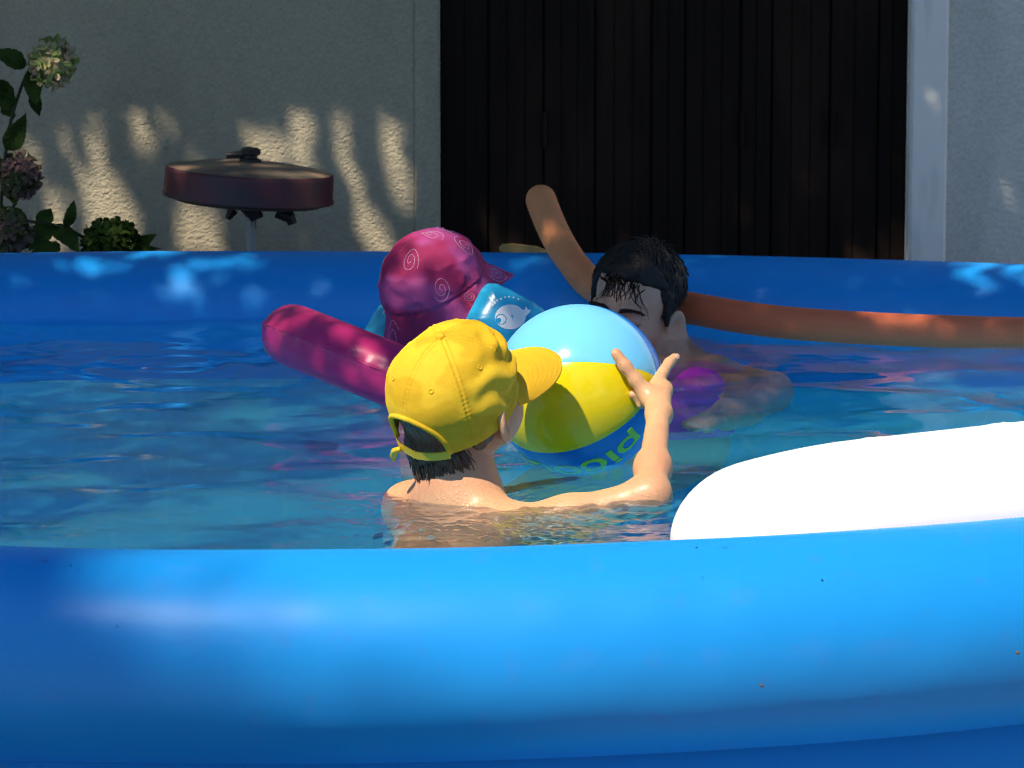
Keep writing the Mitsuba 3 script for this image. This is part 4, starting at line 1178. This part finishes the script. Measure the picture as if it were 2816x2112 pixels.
def teen_sdf(P):
    d = teen_head((P - TC) @ TR.T)
    d = smin(0.03, d, rc(P, tw(0, -0.03, -0.06), t_nb, 0.052, 0.056))
    ch = smin(0.05, rc(P, t_nb, t_sl, 0.052, 0.044), rc(P, t_nb, t_sr, 0.052, 0.044), ell(P, (0.285, 7.36, 0.455), (0.125, 0.14, 0.085)), ell(P, (0.270, 7.22, 0.45), (0.095, 0.12, 0.078)))
    d = smin(0.045, d, ch)
    for s in (-1, 1):                                          # knees drawn up to the left
        a, b, c = V(0.28 + 0.045 * s, 7.16, 0.45), V(0.0 + 0.05 * s, 7.12 + 0.05 * s, 0.30), V(0.10 + 0.05 * s, 7.30, 0.07)
        d = smin(0.03, d, rc(P, a, b, 0.07, 0.05), rc(P, b, c, 0.046, 0.03), rc(P, c, c + V(-0.09, -0.04, -0.005), 0.028, 0.02))
    # left arm just under the surface to the right, right arm down by the side
    e1, w1 = V(0.475, 7.235, 0.53), V(0.42, 7.06, 0.52)
    d = smin(0.02, d, rc(P, t_sl, e1, 0.044, 0.033), rc(P, e1, w1, 0.033, 0.023))
    e2, w2 = V(0.04, 7.42, 0.40), V(0.00, 7.22, 0.42)
    d = smin(0.02, d, rc(P, t_sr, e2, 0.044, 0.034), rc(P, e2, w2, 0.034, 0.024))
    for w_, q in ((w1, V(-0.75, -0.6, 0.0)), (w2, V(-0.3, -0.9, 0.1))):
        q = nrm(q)
        s_ = nrm(np.cross(q, V(0, 0, 1)))
        d = smin(0.015, d, rc(P, w_, w_ + q * 0.05, 0.022, 0.030))
        for j in (-1.5, -0.5, 0.5, 1.5):
            d = smin(0.006, d, rc(P, w_ + q * 0.065 + s_ * 0.016 * j, w_ + q * (0.135 - 0.007 * abs(j)) + s_ * 0.019 * j - V(0, 0, 0.015), 0.0105, 0.008))
        d = smin(0.012, d, rc(P, w_ + q * 0.02, w_ + q * 0.075 - s_ * 0.05, 0.015, 0.010))
    return d


put('person_002__body', surface_nets(teen_sdf, (-0.14, 6.90, 0.03), (0.56, 7.68, 0.83), 0.0030), 'mat_skin_teen')


def teen_short(P):
    d = smin(0.03, ell(P, (0.280, 7.15, 0.465), (0.098, 0.10, 0.088)), ell(P, (0.335, 7.12, 0.560), (0.044, 0.085, 0.028)))
    for s in (-1, 1):
        a, b = V(0.28 + 0.045 * s, 7.16, 0.45), V(0.09 + 0.05 * s, 7.13 + 0.05 * s, 0.35)
        d = smin(0.03, d, rc(P, a, b, 0.082, 0.074))
    return np.maximum(np.maximum(d + 0.010 * (meshkit.fbm(P * 34, 2) - 0.5), P[:, 1] - 7.25), 0.47 - P[:, 2])


put('person_002__shorts', surface_nets(teen_short, (-0.02, 6.9, 0.2), (0.50, 7.4, 0.64), 0.006), 'mat_magenta', label='magenta swim shorts under the water')


def teen_hair(P):
    L = (P - TC) @ TR.T
    a = ell(L, (0, -0.020, 0.031), (0.083, 0.104, 0.085))
    line = L[:, 1] - 0.040 - 0.28 * (L[:, 2] - 0.10) * 0 - 0.05 * np.cos(L[:, 0] * 18) * 0
    cut = smax(0.015, a, smin(0.02, L[:, 1] - 0.036 + 0.016 * (meshkit.fbm(L * V(20, 30, 60), 2, 9) - 0.5) + 0.25 * np.maximum(0, 0.075 - L[:, 2]) + 0.35 * np.maximum(0, 0.02 - L[:, 2]), (0.066 - L[:, 2] - 0.030 * (meshkit.fbm(L * V(75, 20, 8), 2, 5) - 0.5)) * 0.8 + 0.25 * np.maximum(0, L[:, 1] - 0.07)))
    cut = smax(0.012, cut, -0.045 - L[:, 2] + 0.5 * np.maximum(0, L[:, 1]))
    sb = smin(0.01, rc(L, (0.073, 0.012, 0.03), (0.075, 0.020, -0.02), 0.009, 0.004), rc(L, (-0.073, 0.012, 0.03), (-0.075, 0.020, -0.02), 0.009, 0.004))
    d = smin(0.012, cut, sb)
    q = L * V(55, 55, 22)
    return d + 0.010 * (meshkit.fbm(q + 0.8 * meshkit.fbm(L * 30, 2, 4)[:, None], 3, 2) - 0.5)


th_m = surface_nets(teen_hair, TC - V(0.16, 0.16, 0.14), TC + 0.17, 0.0025)
r = np.random.default_rng(21)
n = 2200
d_ = nrm(r.normal(size=(n, 3)) + V(0, 0.05, 0.75))
root = V(0, -0.020, 0.031) + d_ * V(0.082, 0.103, 0.084)
ok = (root[:, 2] > 0.0) & ((root[:, 1] < 0.020) | (root[:, 2] > 0.085))
root, d_ = root[ok], d_[ok]
tang = np.stack([d_[:, 0] * 0.8 + 0.1, 0.55 + 0 * d_[:, 1], -0.55 - 0 * d_[:, 2]], 1)
tang = tang - d_ * (tang * d_).sum(1, keepdims=True) + 0.02 * d_
lk1 = locks(TC + root @ TR, tang @ TR, 0.022, 0.0016, 31, bend=(0, 0, -0.35), wob=0.5)
# wet strands over the forehead
n2 = 40
fx_ = r.uniform(-0.052, 0.050, n2)
root2 = np.stack([fx_, 0.072 + 0.010 * np.cos(fx_ * 28), 0.080 - 0.9 * fx_ ** 2 * 10 * 0.4 + r.uniform(-0.008, 0.004, n2)], 1)
dir2 = np.stack([r.normal(size=n2) * 0.25, 0.38 + 0 * fx_, -1 + 0 * fx_], 1)


def strands(root, dirs, L_, seed):
    r_ = np.random.default_rng(seed)
    out = []
    for p, d in zip(root, dirs):
        ln = L_ * r_.uniform(0.35, 1.25)
        pts, q, dd = [p], np.array(p), nrm(d)
        for i in range(12):
            dd = nrm(dd + V(0.17 * r_.normal(), 0, 0.06 * r_.normal()) + V(0, -0.02, 0))
            q = q + dd * ln / 12
            f_ = teen_head(q[None])[0]                      # stay on the skin
            g_ = np.array([teen_head((q + e)[None])[0] - f_ for e in np.eye(3) * 1e-3]) / 1e-3
            q = q - g_ * (f_ - 0.0012)
            pts.append(q.copy())
        out.append(tube(spline(pts, 22), np.linspace(1, 0.25, 22) * r_.uniform(0.0005, 0.0015), 5, cap=False))
    return cat(*out)


st = strands(root2, dir2, 0.066, 4)
st = (TC + st[0] @ TR, st[1])
put('person_002__hair', cat(th_m, lk1, st), 'mat_hair', label='short wet black hair with strands over the forehead')
# eyebrows and lashes
for s, nm in ((-1, ''), (1, '_001')):
    r_ = np.random.default_rng(40 + s)
    rows, rowd = [], []
    for k in range(300):
        t_ = r_.uniform(0, 1)
        q = V(s * (0.009 + 0.050 * t_), 0.10, 0.0195 + 0.008 * math.sin(t_ * 2.6) - 0.003 * t_ + r_.normal() * 0.0026 * (1.1 - 0.7 * t_))
        for _ in range(5):
            f_ = teen_head(q[None])[0]
            g_ = np.array([teen_head((q + e)[None])[0] - f_ for e in np.eye(3) * 1e-3]) / 1e-3
            q = q - g_ * (f_ - 0.0004)
        rows.append(q)
        rowd.append(V(s * (0.9 + 0.3 * r_.normal()), 0.25, 0.45 * (0.7 - t_) + 0.2 * r_.normal()))
    m_ = locks(rows, rowd, 0.009, 0.00042, 50 + s, n=4, sides=4, wob=0.2)
    put('person_002__eyebrow' + nm, (TC + m_[0] @ TR, m_[1]), 'mat_brow', smooth=False)
    la = []
    for k in range(22):
        t_ = k / 21
        q = V(s * (0.0185 + 0.027 * t_), 0.0835 - 9 * (t_ - 0.5) ** 2 * 0.004, -0.0068 + 0.004 * (t_ - 0.5) ** 2 * 4)
        la.append(tube([q, q + V(s * 0.002 * (t_ - 0.3), 0.004, -0.003), q + V(s * 0.004 * (t_ - 0.3), 0.0065, -0.0035)], [0.0005, 0.0004, 0.0002], 4, cap=False))
    m_ = cat(*la)
    put('person_002__eyelash' + nm, (TC + m_[0] @ TR, m_[1]), 'mat_brow', smooth=False)

# ------------------------------------------------------------------ foam noodle behind the bather's neck
NP = [at(541, 200, 7.93), at(547, 216, 7.90), at(558, 240, 7.85), at(576, 268, 7.78), at(600, 290, 7.70), at(640, 303, 7.60), at(688, 308, 7.53), at(740, 317, 7.46), at(800, 324, 7.40), at(880, 329, 7.37), at(960, 332, 7.36), at(1040, 334, 7.35), at(1180, 336, 7.33), at(1330, 338, 7.30)]
put('pool_noodle__foam_tube', tube(spline(NP, 200), 0.0305, 40, round_cap=8), 'mat_foam')
tag('pool_noodle', 'long orange foam pool noodle curving behind the dark haired bather', 'pool noodle')

# ------------------------------------------------------------------ white air mattress at the near rim
tag('air_mattress', 'plain white inflated air mattress floating at the right by the near rim', 'air mattress')
AX = nrm(V(0.927, 0.375, 0))
AY = V(-AX[1], AX[0], 0)
AC = V(0.172, 5.235, 0.655)      # its far left corner


def mattress(P):
    q = P - AC
    x, y, z = q @ AX, q @ AY, q[:, 2]
    lx_, ly_ = 1.15, 0.31
    cx, cy = x - lx_ / 2, y + ly_ / 2
    rr = 0.115
    dx, dy = np.abs(cx) - lx_ / 2 + rr, np.abs(cy) - ly_ / 2 + rr
    d2 = np.hypot(np.maximum(dx, 0), np.maximum(dy, 0)) + np.minimum(np.maximum(dx, dy), 0) - rr
    zz = z - 0.04 * x
    hq = np.clip((x + 0.06) / 0.34, 0, 1)
    h = 0.058 + 0.031 * hq * (2 - hq)
    zz = zz + 0.086 - h
    a = np.maximum(d2 + h, 0)
    d = np.where(d2 > -h, np.hypot(a, zz), np.abs(zz)) - h
    d -= 0.004 * np.cos(2 * np.pi * np.clip((x - 0.1) / 0.19, 0, 9)) * (d2 < -h)
    return d


mv, mf = surface_nets(mattress, AC - V(0.12, 0.62, 0.15), AC + V(1.45, 0.75, 0.25), 0.006)
put('air_mattress__body', (mv, mf), 'mat_white_vinyl')

# ------------------------------------------------------------------ hydrangea against the wall at the left
tag('hydrangea', 'hydrangea with a pale pink green flower head and dark leaves against the left wall', 'hydrangea')
HYY = 8.42
stems = [[(30, 68, 8.40), (24, 80, 8.41), (18, 97, 8.42), (11, 120, 8.42), (6, 150, 8.42), (3, 180, 8.42), (0, 215, 8.42), (-3, 262, 8.42), (-4, 330, 8.42)],
         [(-3, 240, 8.42), (8, 226, 8.40), (20, 221, 8.38), (48, 224, 8.36), (66, 229, 8.35), (84, 238, 8.35), (96, 250, 8.36), (104, 285, 8.40)],
         [(20, 186, 8.40), (14, 205, 8.42), (6, 235, 8.43), (0, 280, 8.43)], [(110, 246, 8.34), (108, 262, 8.36), (100, 300, 8.4)], [(10, 240, 8.33), (6, 262, 8.36), (2, 300, 8.4)]]
for i, st_ in enumerate(stems):
    put('hydrangea__stem' + ('' if not i else f'_{i:03d}'), tube(spline([at(*q) for q in st_], 40), np.linspace(0.0032, 0.0042, 40), 8), 'mat_stem')


def big_leaf(base, tip, width, face, seed, curl=0.15):
    r_ = np.random.default_rng(seed)
    b, t_ = at(*base), at(*tip)
    L_ = np.linalg.norm(t_ - b)
    ax_ = (t_ - b) / L_
    nf = nrm(np.asarray(face, float) - ax_ * (np.asarray(face, float) @ ax_))
    sd_ = np.cross(ax_, nf)
    u, w = np.meshgrid(np.linspace(0, 1, 26), np.linspace(-1, 1, 15), indexing='ij')
    wid = width / 2 * np.maximum(np.sin(np.pi * u ** 0.82) ** 0.75 * (1 - 0.35 * u), 0.02) * (1 + 0.035 * np.sign(np.sin(u * 90)) * (np.abs(w) > 0.95))
    x = w * wid
    z = 0.22 * np.abs(x) - curl * L_ * (u ** 2) + 0.0013 * np.sin(u * 34 + np.abs(w) * 7) + 0.004 * np.sin(5 * u + seed) * w
    P = b + (u * L_)[..., None] * ax_ + x[..., None] * sd_ + z[..., None] * nf
    return P.reshape(-1, 3), quads(grid_faces(26, 15))


leaves = [((26, 66, 8.40), (-9, 48, 8.36), .050, (0.1, -.8, .6)), ((30, 72, 8.40), (37, 103, 8.36), .046, (.2, -.95, .2)), ((30, 90, 8.42), (42, 118, 8.45), .030, (.5, -.7, -.3)), ((14, 92, 8.42), (-8, 84, 8.36), .05, (-.2, -.9, .4)),
          ((12, 108, 8.42), (-2, 88, 8.38), .045, (-.1, -1, .2)), ((11, 118, 8.42), (4, 102, 8.48), .035, (.2, -.6, -.4)), ((8, 150, 8.42), (24, 118, 8.36), .052, (.25, -.95, .15)), ((6, 158, 8.42), (20, 158, 8.44), .03, (.1, -.7, .6)),
          ((4, 206, 8.42), (30, 243, 8.34), .062, (.3, -.9, .3)), ((2, 178, 8.42), (-12, 150, 8.38), .05, (-.2, -.9, .2)), ((66, 228, 8.35), (75, 203, 8.33), .032, (.4, -.9, .1)), ((50, 224, 8.36), (30, 246, 8.28), .055, (.1, -.8, .6)),
          ((54, 226, 8.36), (78, 246, 8.28), .056, (.2, -.85, .5)), ((40, 225, 8.37), (52, 208, 8.40), .045, (.1, -.8, .4)), ((60, 246, 8.32), (25, 256, 8.26), .05, (0, -.6, .8)), ((130, 250, 8.36), (155, 234, 8.34), .035, (.2, -.8, .4)), ((136, 255, 8.34), (158, 246, 8.30), .03, (.1, -.7, .6)),
          ((8, 232, 8.43), (-14, 218, 8.40), .05, (-.2, -.9, .3)), ((6, 190, 8.42), (16, 200, 8.36), .04, (.2, -.8, .4)), ((0, 168, 8.41), (14, 172, 8.33), .03, (.0, -.8, .5)), ((100, 250, 8.36), (78, 256, 8.30), .05, (0, -.7, .7)), ((20, 250, 8.38), (-5, 258, 8.34), .05, (0, -.7, .7)),
          ((110, 252, 8.37), (140, 250, 8.42), .05, (.1, -.7, .6))]
for i, (b, t_, w_, fc) in enumerate(leaves):
    put('hydrangea__leaf' + ('' if not i else f'_{i:03d}'), big_leaf(b, t_, w_, fc, i), 'mat_leaf')


def flower(c, rad, n, seed, size):
    r_ = np.random.default_rng(seed)
    k = np.arange(n)
    ph_ = np.arccos(1 - 2 * (k + 0.5) / n)
    th_ = k * 2.39996
    d = np.stack([np.cos(th_) * np.sin(ph_), np.sin(th_) * np.sin(ph_), np.cos(ph_)], 1) + 0.12 * r_.normal(size=(n, 3))
    d = nrm(d)
    cen = c + d * np.asarray(rad) * r_.uniform(0.86, 1.05, n)[:, None]
    out = []
    a = nrm(np.cross(d, r_.normal(size=(n, 3))))
    b = np.cross(d, a)
    for j in range(4):
        an = j * np.pi / 2 + r_.uniform(-0.2, 0.2, n)
        p = np.cos(an)[:, None] * a + np.sin(an)[:, None] * b
        q = np.cross(d, p)
        s = size * r_.uniform(0.75, 1.2, n)[:, None]
        lift = r_.uniform(0.1, 0.9, n)[:, None]
        pts = [cen, cen + s * (0.45 * p + 0.42 * q + 0.1 * d), cen + s * (0.95 * p + 0.36 * q + lift * d), cen + s * (1.12 * p + (lift + .05) * d), cen + s * (0.95 * p - 0.36 * q + lift * d), cen + s * (0.45 * p - 0.42 * q + 0.1 * d)]
        v = np.stack(pts, 1).reshape(-1, 3)
        o = np.arange(n)[:, None] * 6
        out.append((v, np.concatenate([o + t_ for t_ in ([0, 1, 2], [0, 2, 3], [0, 3, 4], [0, 4, 5])], 1).reshape(-1, 3)))
    out.append((np.array(trimesh.creation.icosphere(2).vertices) * np.asarray(rad) * 0.8 + c, np.array(trimesh.creation.icosphere(2).faces)))
    return cat(*out)


for i, (c, rad, n, mt, lb) in enumerate((((53, 62, 8.37), (.041, .041, .046), 64, 'mat_petal', 'pale green and pink hydrangea flower head'), ((20, 176, 8.38), (.034, .034, .044), 52, 'mat_petal_dim', None), ((10, 233, 8.30), (.036, .034, .036), 48, 'mat_petal_dim', None), ((110, 240, 8.33), (.054, .046, .036), 80, 'mat_leaf', 'dark green flower head'))):
    put('hydrangea__flower_head' + ('' if not i else f'_{i:03d}'), flower(at(*c), np.array(rad), n, 60 + i, 0.0150), mt, smooth=False, label=lb)

# ------------------------------------------------------------------ drops of water, bubbles
ico = trimesh.creation.icosphere(2)


def drops(points, normals, radii):
    out = []
    for p, n_, r_ in zip(points, nrm(normals), radii):
        a = nrm(np.cross(n_, V(0.3, 0.5, 0.8)))
        out.append((np.array(ico.vertices) * V(1, 1, 0.62) * r_ @ np.array([a, np.cross(n_, a), n_]) + p, np.array(ico.faces)))
    return cat(*out)



def on_ring(px, py):
    """The point of the near tube seen at a pixel, with its normal."""
    t_, a_ = np.meshgrid(-np.pi / 2 + np.linspace(-0.4, 0.5, 500), np.linspace(1.2, 3.8, 300), indexing='ij')
    c, n_ = egg(t_.ravel())
    # the near side faces the camera: outward is -y there
    nn = np.c_[n_ * -np.cos(a_.ravel())[:, None], np.sin(a_.ravel())]
    q = np.c_[c, np.full(len(c), ZC)] + RT * nn
    d = q - CAM
    zf = d @ FWD
    e = np.hypot(512 + FPX * d[:, 0] / zf - px, 384 - FPX * (d @ UPV) / zf - py) + 50 * ((d * nn).sum(1) > 0)
    i = e.argmin()
    return q[i], nn[i]


for i, (px, py, sz) in enumerate(((1018, 653, 0.0026), (763, 686, 0.0022))):
    q, n_ = on_ring(px, py)
    a = nrm(np.cross(n_, V(0.5, 0.2, 1)))
    b = np.cross(n_, a)
    m = np.array(trimesh.creation.icosphere(1).vertices) * V(1.5, 0.7, 0.4) * sz * (0.8 + 0.5 * meshkit.noise(np.array(trimesh.creation.icosphere(1).vertices) * 2 + i)[:, None])
    put('inflatable_pool__speck' + ('' if not i else f'_{i:03d}'), (m @ np.array([a, b, n_]) + q, np.array(trimesh.creation.icosphere(1).faces)), 'mat_bark')

r = np.random.default_rng(77)
k = 36
ta = -np.pi / 2 + r.uniform(-0.35, 0.42, k)
pa = np.where(r.uniform(size=k) < 0.45, r.uniform(1.35, 1.75, k), r.uniform(1.75, 3.4, k))
pc, pn = egg(ta)
# section angle measured from the outward horizontal: outward is towards the camera on the near side
nn_ = np.c_[pn * -np.cos(pa)[:, None], np.sin(pa)]
pp = np.c_[pc, np.full(k, ZC)] + RT * nn_
put('inflatable_pool__droplet', drops(pp, nn_, r.uniform(0.0006, 0.0022, k) * np.where(r.uniform(size=k) < 0.1, 1.6, 1)), 'mat_drop', kind='stuff')
ia = r.choice(len(mv), 2600)
mn = np.array(trimesh.Trimesh(mv, mf, process=False).vertex_normals)
ok = (mv[ia, 2] > 0.70) & (mn[ia, 2] > 0.2) & (mn[ia, 1] > 0.15)
ia = ia[ok][:260]
put('air_mattress__droplet', drops(mv[ia], mn[ia], r.uniform(0.0012, 0.0036, len(ia))), 'mat_drop_solid', kind='stuff')
nv = spline(NP, 200)
i_ = r.integers(70, 190, 90)
an = r.uniform(0.2, 2.6, 90)
tg = nrm(np.gradient(nv, axis=0))[i_]
sd = nrm(np.cross(tg, V(0, 0, 1)))
nd = -np.cos(an)[:, None] * -sd + np.sin(an)[:, None] * V(0, 0, 1)
nd = np.where((nd[:, 1:2] > 0.3), nd * V(1, -1, 1), nd)
put('pool_noodle__droplet', drops(nv[i_] + 0.0307 * nd, nd, r.uniform(0.0005, 0.0016, 90)), 'mat_drop', kind='stuff')
for i, (px, py, y, r_) in enumerate(((428, 537, 5.285, 0.012), (322, 541, 5.26, 0.008))):
    c = at(px, py, y)
    hs = lathe([(r_ * math.cos(a), r_ * 0.72 * math.sin(a)) for a in np.linspace(0, 1.565, 14)], 28, (c[0], y, WATER))
    put('water__bubble' + ('' if not i else f'_{i:03d}'), hs, 'mat_bubble')
